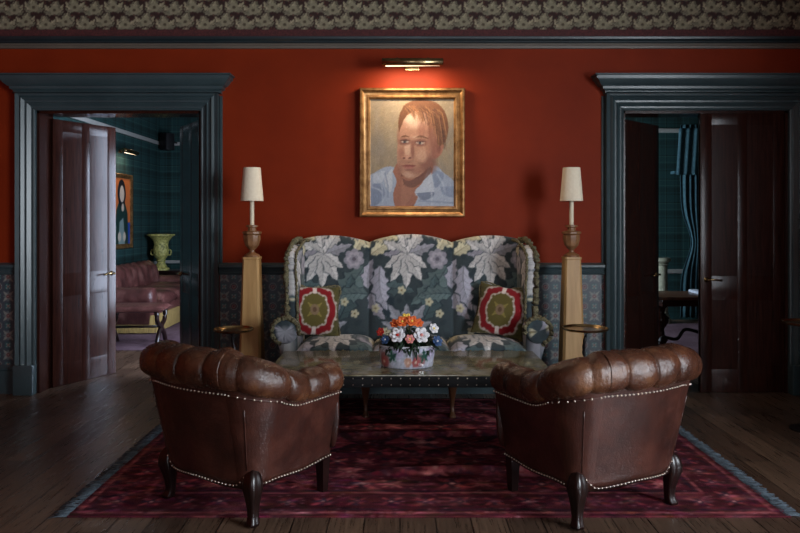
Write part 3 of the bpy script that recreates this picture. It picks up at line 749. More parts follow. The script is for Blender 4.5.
for r_, n_, c in ((.075, 7, (138,134,144)), (.055, 6, (162,156,164)), (.034, 5, (132,128,138))):
    for i in range(n_):
        a = i*2*PI/n_+r_*20; uf.ell(cx+r_*.6*math.cos(a), cy+r_*.6*math.sin(a), r_*.52, r_*.42, c, 1, a); uf.ell(cx+r_*.35*math.cos(a), cy+r_*.35*math.sin(a), r_*.3, r_*.14, (92,90,102), .6, a+PI/2)
uf.ell(cx, cy, .016, .014, (88,84,94))
for x, y in ((385, 218), (455, 250), (482, 282), (318, 268), (346, 330)):
    cx, cy = U(x, y)
    for i in range(5): a = i*2*PI/5; uf.ell(cx+.018*math.cos(a), cy+.018*math.sin(a), .017, .013, CR, 1, a)
    uf.ell(cx, cy, .008, .008, (110,96,62))
for a, l, w in ((20, 70, 15), (55, 84, 18), (90, 70, 18), (125, 84, 18), (160, 70, 15)): UL(398, 330, a, l, w, (140,140,148), LV2, 4, 0, .35)
brush(uf, 2600, .012, .003, .08, .35)
def uph(co, kind):
    x, y, z = co[:, 0], co[:, 1], co[:, 2]
    if kind == 'back': return uf.sample(x+.3325, z-.50)
    if kind == 'side': return uf.sample(y*1.0+.2, z-.46)
    if kind == 'seat': return uf.sample(x+.3325, y+.9+z*.5)
# ------------------------------------------------------------------ wing sofa
SX = .085
sofa = thing('wing_sofa', 'high wing-backed sofa in grey leaf-patterned fabric against the red wall', 'sofa', (SX, 0, .008))
def ztop(x):
    if abs(x) > .3325: q_ = (abs(x)-.3325)/.665; h = .058*math.sin(PI*min(1, q_*1.05))**.8 if q_*1.05 < 1 else 0; return 1.250+h-(.03*max(0, q_-.85)/.15)
    return 1.252+.066*math.cos(PI*x/.665)**.8
P = []
nx = 260
for i in range(nx+1):
    x = -.905+1.81*i/nx; zt = ztop(x); sd = min(abs(abs(x)-.3325), .12)/.12; puff = .035*(1-(1-sd)**3)-.035
    row = []
    fr_n, = (120,)
    for j in range(fr_n):                       # front face, bottom to top
        v = j/(fr_n-1); z = .42+(zt-.05-.42)*v
        yy = -.36+.16*v; yy -= (puff)*math.sin(PI*min(1, v*.9+.1))**.5+.02*math.sin(PI*v)
        row.append((x, yy, z))
    for a in np.linspace(0, PI, 12)[1:]: row.append((x, -.145-.055*math.cos(a)-puff*.3, zt-.05+.05*math.sin(a)))
    row += [(x, -.09, .9), (x, -.08, .30), (x, -.3, .30)]
    P.append(row)
paint(loftobj('backrest', P, M['fabric'], sofa), lambda co: uph(co, 'back'))
def rowpath(pts, r, name, mat, parent, jitter=.9, seg=7, n=90):
    path = smooth_path(pts, n); rr_ = [r*(1+jitter*(rng.random()-.4)) for _ in path]
    path = [p+Vector(rng.normal(0, r*.28, 3)) for p in path]
    return tube(name, path, rr_, mat, parent, seg)
for s in (-1, 1):
    # wing: curved slab, outline rises from the arm to the back top
    ny, nz = 56, 84
    V = []; idx = {}
    def wing_y(v):   # front limit of the wing at height fraction v
        return -.58+.04*math.sin(PI*v)+(.14*max(0, (v-.72)/.28)**2)
    P = []
    for i in range(nz+1):
        v = i/nz; z = .62+.62*v; yf = wing_y(v); tk = .042*(1 if v < .93 else max(.15, math.sqrt(max(0, 1-((v-.93)/.07)**2))))
        xo = s*(.865+.02*math.sin(PI*v*.6))
        inner = []; outer = []
        for j in range(ny+1):
            u = j/ny; y = yf+(-.12-yf)*u
            fl = s*.015*(1-u)**2
            inner.append((xo+fl-s*tk, y, z)); outer.append((xo+fl+s*tk, y, z))
        nose = [(xo+s*.015-s*tk*math.cos(a), yf-tk*.8*math.sin(a), z) for a in np.linspace(0, PI, 9)[1:-1]]
        P.append(inner[::-1]+nose+outer)
    paint(loftobj('wing', P, M['fabric'], sofa), lambda co: uph(co, 'side'))
    zs_ = [0, .25, .5, .75, .9, 1]
    rowpath([(s*(.92+.02*math.sin(PI*v*.6)), wing_y(v)-.03, .64+.60*v) for v in zs_[:-1]]+[(s*.905, -.42, 1.262), (s*.89, -.30, 1.275), (s*.88, -.18, 1.27)], .017, 'braid_trim', M['braid'], sofa)
    rowpath([(s*(.845+.02*math.sin(PI*v*.6)), wing_y(v)-.03, .66+.58*v) for v in zs_[:-1]]+[(s*.84, -.42, 1.25), (s*.83, -.30, 1.268), (s*.82, -.2, 1.27)], .009, 'braid_trim', M['braid'], sofa)
    # arm with scrolled top
    P = []
    for i in range(71):
        v = i/70; y = -.74+.62*v; r = .088*(1-.06*v)
        cs = [(s*(.915)+s*r*math.cos(a), y, .625+r*math.sin(a)) for a in np.linspace(-.75, PI+.35, 44)]
        P.append(cs+[(s*.83, y, .50), (s*.83, y, .28), (s*.94, y, .28), (s*.94, y, .42)])
    paint(loftobj('arm', P, M['fabric'], sofa), lambda co: uf.sample(co[:, 1]*1.2+co[:, 0]*.8, co[:, 2]*1.0))
    P = lathe_pts([(.001,.0),(.05,-.0),(.078,-.004),(.09,-.016),(.092,-.03)], 36)
    V, F = loft(P); o = fixn(mobj('arm_scroll', [(s*.915+a_, -.735-(c_+.03)*1.0, .625+b_) for a_, b_, c_ in V], F, M['fabric'], sofa)); paint(o, lambda co: uf.sample(co[:, 0]*1.3+.1, co[:, 2]*1.3+.25))
    rowpath([(s*.915+0.096*math.cos(a), -.75, .625+0.096*math.sin(a)) for a in np.linspace(-1.2 if s > 0 else PI+1.2, PI+.2 if s > 0 else -.2, 14)], .015, 'braid_trim', M['braid'], sofa)
box('seat_base', -.86, .86, -.745, -.12, .285, .435, M['fabric'], sofa, .015)
ob = sofa.children[-1]
bm = bmesh.new(); bm.from_mesh(ob.data); bmesh.ops.subdivide_edges(bm, edges=[e for e in bm.edges if e.calc_length() > .1], cuts=60, use_grid_fill=True); bm.to_mesh(ob.data); bm.free()
paint(ob, lambda co: uf.sample(co[:, 0]+.33, co[:, 2]+co[:, 1]*.9+.1))
for i in range(3):
    x0 = -.84+i*.56; x1 = x0+.555; P = []
    for a in range(91):
        u = a/90; x = x0+(x1-x0)*u; e = (1-abs(2*u-1)**5)**.5
        row = []
        for q_ in np.linspace(0, 2*PI, 150, endpoint=False):
            cy = math.copysign(abs(math.cos(q_))**.35, math.cos(q_)); sz = math.copysign(abs(math.sin(q_))**.55, math.sin(q_))
            cr = (1-cy*cy*.55)
            row.append((x, -.52+.255*cy*(.96+.04*e), .475+(.032+.045*e*cr if sz > 0 else .045)*sz*max(.25, e)))
        P.append(row)
    paint(loftobj('seat_cushion', P, M['fabric'], sofa), lambda co: uf.sample(co[:, 0]-(x0+x1)/2+.31, co[:, 1]*1.0+1.20))
    rowpath([(x0+.01, -.775, .47), ((x0+x1)/2, -.785, .475), (x1-.01, -.775, .47)], .014, 'braid_trim', M['braid'], sofa, n=70)
def cabriole(name, loc, h, mat, parent, dx=0, dy=-1, s=1.0):
    P = []; d_ = Vector((dx, dy, 0)).normalized() if (dx or dy) else Vector((0,0,0))
    for t_, r_, o_ in ((1,.042,0),(.92,.046,.006),(.8,.044,.014),(.65,.033,.012),(.45,.022,.0),(.25,.016,-.004),(.12,.017,.008),(.06,.028,.02),(.02,.03,.024),(0,.022,.024)):
        z = h*t_; c = Vector(loc)+d_*o_*s
        P.append([(c.x+r_*s*(abs(math.cos(a))**.7)*math.copysign(1, math.cos(a)), c.y+r_*s*(abs(math.sin(a))**.7)*math.copysign(1, math.sin(a)), loc[2]+z) for a in np.linspace(0, 2*PI, 20, endpoint=False)])
    return loftobj(name, P, mat, parent)
for x in (-.335, .295): cabriole('leg', (x, -.73, 0), .295, M['brownwood'], sofa, 0, -1, .85)
for x in (-.84, .84): cabriole('leg', (x, -.68, 0), .295, M['brownwood'], sofa, x, -1, .85)
for x in (-.88, .88): box('leg', x-.025, x+.025, -.26, -.21, 0, .29, M['brownwood'], sofa, .004)

# throw cushions
def cushion_canvas():
    c = Canvas(.42, .42, 300, (78,72,38), wrap=False)
    for _ in range(300): c.ell(rng.random()*.42, rng.random()*.42, .008, .008, (96,84,44) if rng.random() < .5 else (60,58,34), .6)
    o = .21
    def octo(rx, ry, ph_=0): return [(o+rx*math.copysign(abs(math.cos(a))**.8, math.cos(a))*(1+.05*math.cos(8*a)), o+ry*math.copysign(abs(math.sin(a))**.8, math.sin(a))*(1+.05*math.cos(8*a))) for a in np.linspace(0, 2*PI, 90)]
    for rx, ry, col in ((.170,.200,(160,146,134)), (.157,.186,(124,16,24)), (.110,.138,(164,150,138)), (.097,.126,(92,82,40))): c.poly(octo(rx, ry), col)
    for a in np.linspace(0, 2*PI, 20, endpoint=False): c.ell(o+.174*math.cos(a), o+.2*math.sin(a), .013, .011, (184,168,160), .9); c.ell(o+.105*math.cos(a), o+.136*math.sin(a), .009, .009, (192,176,164), .9)
    for a in range(0, 360, 45): c.poly(leaf(o, o, a, .08, .016, 3), (132,118,62) if a % 90 else (92,82,40))
    c.ell(o, o, .034, .042, (126,104,80)); c.ell(o, o, .015, .02, (94,70,52))
    for s in (-1, 1): c.poly([(o-.02, o+s*.19), (o+.02, o+s*.19), (o+.012, o+s*.125), (o-.012, o+s*.125)], (212,196,188))
    return c
cc = cushion_canvas()
def cushion(label, loc, rot):
    t = thing('throw_cushion', label, 'cushion', loc, 0, 'red and olive patterned cushions on the sofa'); t.rotation_euler = rot
    n = 64; sz = .195
    for face in (0,):
        P = []
        for i in range(n+1):
            u = -1+2*i/n; row = []
            for jj in range(2*n):
                j = jj if jj <= n else 2*n-jj; v = -1+2*j/n; sg = -1 if jj <= n else 1
                th = .065*((1-u*u)*(1-v*v))**.42
                pin = 1-.07*(1-(abs(u)*abs(v))**1.2)*1.0+.05*(abs(u*v))**4
                row.append((u*sz*pin, sg*th, v*sz*pin))
            P.append(row)
        o = loftobj('cover', P, M['needle'], t); paint(o, lambda co: np.where(co[:, 1:2] < .004, cc.sample(co[:, 0]+.21, co[:, 2]+.21), np.array([[78,72,38]])))
    ed = [(-1,-1),(0,-.9),(1,-1),(.9,0),(1,1),(0,.9),(-1,1),(-.9,0),(-1,-1)]
    rowpath([(a_*sz, 0, b_*sz) for a_, b_ in ed], .006, 'piping', M['braid'], t, n=110)
    return t
cushion('olive and red needlework cushion leaning in the left corner of the wing sofa', (SX-.745, -.475, .745), (math.radians(-18), math.radians(4), math.radians(14)))
cushion('olive and red needlework cushion leaning in the right corner of the wing sofa', (SX+.69, -.475, .745), (math.radians(-18), math.radians(7), math.radians(-22)))

# ------------------------------------------------------------------ coffee table
tb = thing('coffee_table', 'low square-edged table with polished mottled top and studded black edge', 'coffee table', (.06, -1.285, .008))
hw, hd, TH = .875, .385, .512
box('table_top', -hw+.004, hw-.004, -hd+.004, hd-.004, TH-.03, TH, M['tabletop'], tb, .004)
box('edge_band', -hw, hw, -hd, hd, TH-.075, TH-.006, M['leather_black'], tb, .008)
bm = bmesh.new()
def stud(bm, x, y, z, r=.006, n=None):
    m_ = bmesh.new(); bmesh.ops.create_icosphere(m_, subdivisions=1, radius=r); bmesh.ops.translate(m_, vec=(x, y, z), verts=m_.verts); merge(bm, m_)
for i in range(31):
    x = -hw+.03+i*(2*hw-.06)/30
    stud(bm, x, -hd, TH-.02, .0052); stud(bm, x, -hd, TH-.058, .0046)
for i in range(14):
    y = -hd+.03+i*(2*hd-.06)/13
    for s in (-1, 1): stud(bm, s*hw, y, TH-.02, .0042); stud(bm, s*hw, y, TH-.058, .0035)
nf = len(bm.faces)
for z_ in (TH-.02, TH-.058): add_tube(bm, [(-hw, -hd, z_), (hw, -hd, z_), (hw, hd, z_), (-hw, hd, z_), (-hw, -hd, z_)], .0015, 5)
bm.faces.ensure_lookup_table()
for f_ in bm.faces[nf:]: f_.material_index = 1
o = bobj('nail_trim', bm, M['nail'], tb, smooth=True); o.data.materials.append(M['leather_black'])
for sx in (-1, 1):
    for sy in (-1, 1):
        P = [[(sx*(hw-.06)+a_*r_, sy*(hd-.06)+b_*r_, z_) for a_, b_ in ((-1,-1),(1,-1),(1,1),(-1,1))] for z_, r_ in ((0,.02),(.05,.024),(.06,.03),(.08,.024),(.3,.032),(.437,.036))]
        loftobj('leg', P, M['darkwood'], tb, angle=30)

# ------------------------------------------------------------------ flower bowl on the table
fb = thing('flower_bowl', 'oval white china bowl painted with peonies and filled with mixed flowers', 'flower arrangement', (.045, -1.395, .521))
bc = Canvas(1.1, .2, 400, (190,192,206))
for i in range(11): bc.ell(i*.1+.03, .05+.05*(i % 2), .05, .04, [(150,88,86), (176,166,196), (196,200,214), (120,140,140)][i % 4], .85, i, .3)
for i in range(16):
    x = i*1.1/16; c = [(176,92,92), (44,84,72), (196,186,214), (190,140,120)][i % 4]
    yy = .04+.07*((i*7) % 3)/2
    if i % 4 in (0, 3):
        for a in range(0, 360, 60): bc.ell(x+.018*math.cos(math.radians(a)), yy+.018*math.sin(math.radians(a)), .017, .014, c)
        bc.ell(x, yy, .01, .01, (222,190,170))
    else:
        for a in range(20, 360, 72): bc.poly(leaf(x, yy, a, .05, .013, 3, 20), c)
brush(bc, 1500, .012, .005, .1, .6)
P = []
prof = [(.90,0),(.92,.004),(.95,.03),(.985,.09),(1.0,.125),(1.03,.132),(1.03,.138),(.97,.138),(.95,.12),(.9,.1),(.4,.1),(.01,.1)]
pp = []
for i in range(len(prof)-1):
    m_ = 8 if i in (2, 3) else 2
    for j in range(m_): f = j/m_; pp.append((prof[i][0]*(1-f)+prof[i+1][0]*f, prof[i][1]*(1-f)+prof[i+1][1]*f))
pp.append(prof[-1])
o = loftobj('bowl', [[(.178*r*math.cos(a), .125*r*math.sin(a), z) for a in np.linspace(0, 2*PI, 200, endpoint=False)] for r, z in pp], M['china'], fb)
paint(o, lambda co: np.where(co[:, 2:3] < .126, bc.sample(np.arctan2(co[:, 1], co[:, 0])/(2*PI)*1.1+.2, co[:, 2]), np.array([[210,210,216]])))
def flat_leaf(bm, base, dirv, L, Wd, droop=.3, M_=None):
    d_ = Vector(dirv).normalized(); sd = d_.cross(Vector((0,0,1)))
    sd = sd.normalized() if sd.length > .05 else Vector((1,0,0))
    P1 = []
    for i in range(7):
        t_ = i/6; c = Vector(base)+d_*L*t_-Vector((0,0,1))*droop*L*t_*t_; w = Wd*math.sin(PI*min(1, .08+t_**.8*.92))
        up = sd.cross(d_).normalized()
        P1.append([c-sd*w+up*w*.25, c, c+sd*w+up*w*.25, c+up*-.0015])
    V, F = loft(np.array([[list(v) for v in r] for r in P1])); addVF(bm, V, F)
bm = bmesh.new()
for i in range(260):
    a = rng.random()*2*PI; r = .1+.95*rng.random()**.6; x, y = .15*r*math.cos(a), .105*r*math.sin(a); z = .12+.14*(1-r*.7)*rng.random()+.01
    flat_leaf(bm, (x, y, z), (math.cos(a)*.8+rng.normal(0,.3), math.sin(a)*.8+rng.normal(0,.3), .45*rng.normal()), .05+.03*rng.random(), .016, .4)
bobj('foliage', bm, M['leaf_green'], fb, smooth=True)
def flower(loc, R, mat, ctr, nrm, layers=2, n=6):
    nrm = Vector(nrm).normalized(); rot = nrm.to_track_quat('Z', 'Y').to_matrix().to_4x4(); Mx = Matrix.Translation(loc) @ rot
    bm = bmesh.new()
    for l in range(layers):
        Rl = R*(1-.32*l)
        for i in range(n):
            a = i*2*PI/n+l*.5; m_ = bmesh.new(); bmesh.ops.create_uvsphere(m_, u_segments=10, v_segments=6, radius=1)
            bmesh.ops.scale(m_, vec=(Rl*.55, Rl*.42, Rl*.12), verts=m_.verts)
            bmesh.ops.transform(m_, matrix=Mx @ Matrix.Rotation(a, 4, 'Z') @ Matrix.Translation((Rl*.52, 0, l*R*.16+.004)) @ Matrix.Rotation(-.35-.3*l, 4, 'Y'), verts=m_.verts); merge(bm, m_)
    o = bobj('flower', bm, M[mat], fb, smooth=True)
    bm = bmesh.new(); m_ = bmesh.new(); bmesh.ops.create_uvsphere(m_, u_segments=10, v_segments=6, radius=R*.2); bmesh.ops.transform(m_, matrix=Mx @ Matrix.Translation((0,0,R*.25)), verts=m_.verts); merge(bm, m_)
    bobj('flower_centre', bm, M[ctr], o, smooth=True)
for x, y, z, R, m_, c_ in ((-.03,-.02,.275,.042,'petal_orange','petal_yellow'), (.03,-.03,.28,.042,'petal_orange','petal_yellow'), (.07,.02,.262,.035,'petal_orange','petal_red'), (-.005,.03,.292,.036,'petal_yellow','petal_orange'), (-.075,0,.262,.034,'petal_orange','petal_red'),
                          (-.06,-.10,.205,.05,'petal_white','petal_red'), (.085,-.10,.205,.052,'petal_white','petal_pink'), (-.165,-.03,.215,.028,'petal_red','petal_orange'),
                          (.165,-.02,.235,.034,'petal_white','petal_yellow'), (.185,-.05,.16,.036,'petal_blue','petal_white'), (-.135,-.08,.175,.03,'petal_blue','petal_white'), (.015,-.125,.185,.03,'petal_pink','petal_yellow'), (0,.07,.25,.04,'petal_white','petal_red')):
    flower((x, y, z), R, m_, c_, (x*3, -.9, .5 if z < .25 else .9))
# stems hold the blooms
bm = bmesh.new()
for x, y, z in ((-.03,-.02,.27),(.03,-.03,.275),(.07,.02,.255),(-.005,.03,.285),(-.075,0,.255),(-.06,-.09,.2),(.085,-.09,.2),(-.165,-.03,.21),(.165,-.02,.23),(.185,-.05,.155),(-.135,-.08,.17),(.015,-.12,.18),(0,.07,.245)):
    add_tube(bm, [(x*.5, y*.5, .10), (x*.8, y*.8, (z+.1)/2+.02), (x, y, z)], .0025, 6)
bobj('stems', bm, M['leaf_green'], fb, smooth=True)

# ------------------------------------------------------------------ pedestal lamps
def pedestal(label, x, y):
    t = thing('pedestal_stand', label, 'pedestal', (x, y, .009), 0, 'tapering oak pedestals under the lamps')
    def ring(w, z, ch=.22): 
        c = w*(1-2*ch*.5); return [(w, -c+.0, z), (w, c, z), (c, w, z), (-c, w, z), (-w, c, z), (-w, -c, z), (-c, -w, z), (c, -w, z)]
    loftobj('plinth', [ring(.125, 0), ring(.125, .12), ring(.105, .14), ring(.098, .15)], M['goldwood'], t, angle=20)
    loftobj('shaft', [ring(.092, .15), ring(.062, 1.125), ring(.066, 1.13), ring(.066, 1.147)], M['goldwood'], t, angle=20)
    return t
def table_lamp(label, x, y, on):
    t = thing('table_lamp', label, 'lamp', (x, y, 1.157), 0, 'candle lamps on the oak pedestals')
    lathe('lamp_base', [(.001,0),(.06,0),(.062,.012),(.045,.022),(.02,.035),(.018,.05),(.03,.062),(.052,.085),(.066,.13),(.066,.165),(.06,.17),(.075,.178),(.075,.192),(.055,.198),(.035,.2),(.03,.225),(.048,.23),(.048,.242),(.02,.246)], M['lampwood'], t, 10, angle=25)
    lathe('candle_tube', [(.017,.24),(.017,.45),(.001,.45)], M['candle'], t, 20)
    h0, h1 = .43, .688
    lathe('lamp_shade', [(.088,h0),(.066,h1),(.064,h1),(.086,h0)], M['shade'], t, 40, angle=80)
    bm = bmesh.new()
    for a in (0, 2*PI/3, 4*PI/3): add_tube(bm, [(0,0,h1-.04), (.065*math.cos(a), .065*math.sin(a), h1-.01)], .002, 6)
    add_tube(bm, [(0,0,.45),(0,0,h1-.04)], .004, 6); bobj('shade_fitter', bm, M['brass'], t, smooth=True)
    if on:
        l = bpy.data.lights.new('lamp_bulb', 'POINT'); l.energy = on; l.shadow_soft_size = .02; l.color = (1,.62,.32)
        lo = bpy.data.objects.new('lamp_bulb', l); link(lo, t); lo.location = (0,0,h0+.1)
xl, xr, yp = (252-400)*5.42/700, (571.5-400)*5.42/700, -.40
pedestal('tapering honey oak pedestal left of the wing sofa', xl, yp); table_lamp('candle lamp with cream shade on the pedestal left of the sofa', xl, yp, .5)
pedestal('tapering honey oak pedestal right of the wing sofa', xr, yp); table_lamp('candle lamp with cream shade on the pedestal right of the sofa', xr, yp, .15)

# ------------------------------------------------------------------ brass drink tables
def drink_table(label, x, y, z, R, seed):
    t = thing('drink_table', label, 'side table', (x, y, .009 if x < 2 else 0), 0, 'small brass tray tables')
    lathe('tray', [(.001,z-.012),(R*.9,z-.012),(R,z-.004),(R+.004,z+.008),(R-.004,z+.008),(R*.92,z-.004),(.001,z-.004)], M['brass'], t, 40)
    pts = [(.0, 0, .03)]
    for i in range(1, 9): pts.append((.012*math.cos(i*2.1+seed), .012*math.sin(i*2.1+seed), .03+(z-.045)*i/8))
    tube('stem', smooth_path(pts, 50), [.009+.004*abs(math.sin(i*.9)) for i in range(50)], M['iron'], t)
    lathe('base', [(.001,0),(R*.7,0),(R*.7,.012),(R*.5,.02),(.02,.035),(.001,.036)], M['iron'], t, 32)
drink_table('small brass tray table between the left pedestal and left armchair', -1.165, -.92, .665, .137, 0)
drink_table('small brass tray table between the right pedestal and right armchair', 1.295, -.92, .672, .158, 2)
drink_table('brass tray table in the dark beside the closed right-hand door', 2.80, -1.02, .735, .165, 4)

# potted palm at the dark right edge
t = thing('potted_palm', 'dark leafy potted palm at the right edge beside the door case', 'plant', (3.30, -.45, 0))
lathe('pot', [(.001,0),(.12,0),(.15,.3),(.16,.32),(.16,.34),(.14,.34),(.13,.3),(.001,.3)], M['terracotta'], t, 28)
bm = bmesh.new()
for i in range(12):
    a = i*2.4; b0 = Vector((.03*math.cos(a), .03*math.sin(a), .29)); r_ = .12+.07*(i % 3); tip = Vector((r_*math.cos(a), r_*.8*math.sin(a), 1.35+.1*(i % 4)))
    pth = smooth_path([b0, b0.lerp(tip, .5)*1.0+Vector((0,0,.12)), tip], 14); add_tube(bm, pth, .004, 5)
    for j in range(5, 14):
        for s in (-1, 1):
            dd = Vector((math.cos(a)*.4-s*math.sin(a), math.sin(a)*.4+s*math.cos(a), .3)); flat_leaf(bm, pth[j], dd, .10, .010, .5)
bobj('fronds', bm, M['leaf_green'], t, smooth=True)

# ------------------------------------------------------------------ rug with folds and fringe
rx0, rx1, ry0, ry1 = -1.62, 1.88, 3.385-D, 5.62-D
n1, n2 = 420, 280
def rugz(x, y):
    e = min(1, (x-rx0)/.15, (rx1-x)/.15, (y-ry0)/.12, (ry1-y)/.12); e = max(0, e)
    z = .008
    for yc, x0_, x1_, h in ((4.66-D, -.9, .85, .026), (3.97-D, -.25, .95, .032), (5.1-D, -.6, 1.2, .014), (4.3-D, -1.5, .5, .012)):
        m_ = max(0, min(1, (x-x0_)/.2))*max(0, min(1, (x1_-x)/.2))
        z += h*m_*math.exp(-((y-yc-.03*math.sin(x*3))/.035)**2)*e
    return z+.002*math.sin(x*9+y*4)*e
V = []
for j in range(n2+1):
    for i in range(n1+1):
        x = rx0+(rx1-rx0)*i/n1; y = ry0+(ry1-ry0)*j/n2
        if i in (0, n1): x += .012*math.sin(y*23)+.008*math.sin(y*61)
        V.append((x-.13, y-(ry0+ry1)/2, rugz(x, y)))
F = [(j*(n1+1)+i, j*(n1+1)+i+1, (j+1)*(n1+1)+i+1, (j+1)*(n1+1)+i) for j in range(n2) for i in range(n1)]
bd = [i for i in range(n1+1)]+[(j)*(n1+1)+n1 for j in range(1, n2+1)]+[n2*(n1+1)+i for i in range(n1-1, -1, -1)]+[j*(n1+1) for j in range(n2-1, 0, -1)]
c = len(V)
for q_ in bd: V.append((V[q_][0], V[q_][1], .0005))
for a in range(len(bd)): b2 = (a+1) % len(bd); F.append((bd[a], c+a, c+b2, bd[b2]))
rug = thing('oriental_rug', 'large faded crimson oriental rug under the armchairs and low table', 'rug', (.13, (ry0+ry1)/2, 0))
rc = Canvas(3.5, 2.24, 110, (70,20,34), wrap=False)
def band(o, wd, col): 
    for a_ in ([(o,o),(3.5-o,o),(3.5-o,o+wd),(o,o+wd)], [(o,2.24-o-wd),(3.5-o,2.24-o-wd),(3.5-o,2.24-o),(o,2.24-o)], [(o,o),(o+wd,o),(o+wd,2.24-o),(o,2.24-o)], [(3.5-o-wd,o),(3.5-o,o),(3.5-o,2.24-o),(3.5-o-wd,2.24-o)]): rc.poly(a_, col)
band(0, .34, (58,16,28)); band(.03, .025, (120,60,70)); band(.075, .012, (32,24,42)); band(.28, .022, (126,62,72)); band(.315, .012, (30,22,40))
def motif(x, y, r, c, d_):
    for a in range(0, 360, 45): rc.poly(leaf(x, y, a, r*(1 if a % 90 else .75), r*.22, 2), c if a % 90 else d_)
    rc.ell(x, y, r*.28, r*.28, d_); rc.ell(x, y, r*.14, r*.14, (168,120,124))
for i in range(19):
    x = .18+i*3.14/18
    for y in (.18, 2.06): motif(x, y, .075, (128,50,62), (36,26,48))
for i in range(11):
    y = .26+i*1.72/10
    for x in (.18, 3.32): motif(x, y, .075, (128,50,62), (36,26,48))
for j in range(9):
    for i in range(17):
        x = .44+i*.1625+(.08 if j % 2 else 0); y = .42+j*.175
        if x < 3.1: motif(x, y, .085 if (i+j) % 3 else .11, [(134,46,62), (44,26,46), (150,78,88)][(i*2+j) % 3], [(40,22,40), (140,66,78), (96,24,44)][(i+2*j) % 3])
for cx in (1.1, 1.75, 2.4):
    rc.poly([(cx-.3, 1.12), (cx, 1.42), (cx+.3, 1.12), (cx, .82)], (44,18,34)); rc.poly([(cx-.23, 1.12), (cx, 1.35), (cx+.23, 1.12), (cx, .89)], (122,40,56)); motif(cx, 1.12, .17, (40,26,46), (164,92,100))
for _ in range(700): rc.ell(rng.random()*3.5, rng.random()*2.24, .02+.1*rng.random(), .01+.04*rng.random(), [(112,48,62), (46,14,28), (150,88,98), (80,24,40)][int(rng.random()*4)], .28, 0, .8)
g_ = rc.a.mean(-1, keepdims=True); rc.a = np.clip((rc.a*.78+g_*.22)*1.22*np.array([1.04,.94,.90])+np.array([2,2,0]), 0, 255); brush(rc, 9000, .03, .010, .26, .5, lambda x, y: .25*rng.normal())
for _ in range(3600): rc.ell(rng.random()*3.5, rng.random()*2.24, .009, .006, [(170,120,126), (30,14,26), (120,44,60)][int(rng.random()*3)], .6)
paint(mobj('rug_pile', V, F, M['rugp'], rug), lambda co: rc.sample(co[:, 0]+1.75, co[:, 1]+1.12))
for s, xx in ((-1, rx0-.13), (1, rx1-.13)):
    bm = bmesh.new()
    for i in range(330):
        y = (ry0-ry1)/2+(ry1-ry0)*(i+.5)/330; L = .055+.03*rng.random(); a = rng.normal(0, .35)
        add_tube(bm, [(xx-s*.01, y, .006), (xx+s*L*.5, y+.5*L*math.sin(a), .007), (xx+s*L, y+L*math.sin(a)+rng.normal(0,.004), .003)], [.003,.0035,.002], 4)
    o = bobj('fringe', bm, M['tassel'], rug, smooth=True); o['kind'] = 'stuff'; o['label'] = 'blue-grey knotted rug fringe'

# ------------------------------------------------------------------ leather tub armchairs
def upath(n, w, yb, yf, r, bow=.035):
    pts = []
    for i in range(30): pts.append((-w, yf+(yb+r-yf)*i/30))
    for i in range(12): a = PI+PI/2*i/12; pts.append((-w+r+r*math.cos(a), yb+r+r*math.sin(a)))
    for i in range(30): x = -w+r+(2*w-2*r)*i/30; pts.append((x, yb-bow*math.sin(PI*i/30)))
    for i in range(12): a = -PI/2+PI/2*i/12; pts.append((w-r+r*math.cos(a), yb+r+r*math.sin(a)))
    for i in range(31): pts.append((w, yb+r+(yf-yb-r)*i/30))
    p = np.array(pts); s = np.r_[0, np.cumsum(np.hypot(*np.diff(p, axis=0).T))]; q_ = np.linspace(0, s[-1], n)
    P = np.stack([np.interp(q_, s, p[:, 0]), np.interp(q_, s, p[:, 1])], -1)
    T = np.gradient(P, axis=0); T /= np.hypot(T[:, 0], T[:, 1])[:, None]
    return P, np.stack([-T[:, 1]*-1*-1, T[:, 0]*-1*-1], -1)*-1, s[-1]
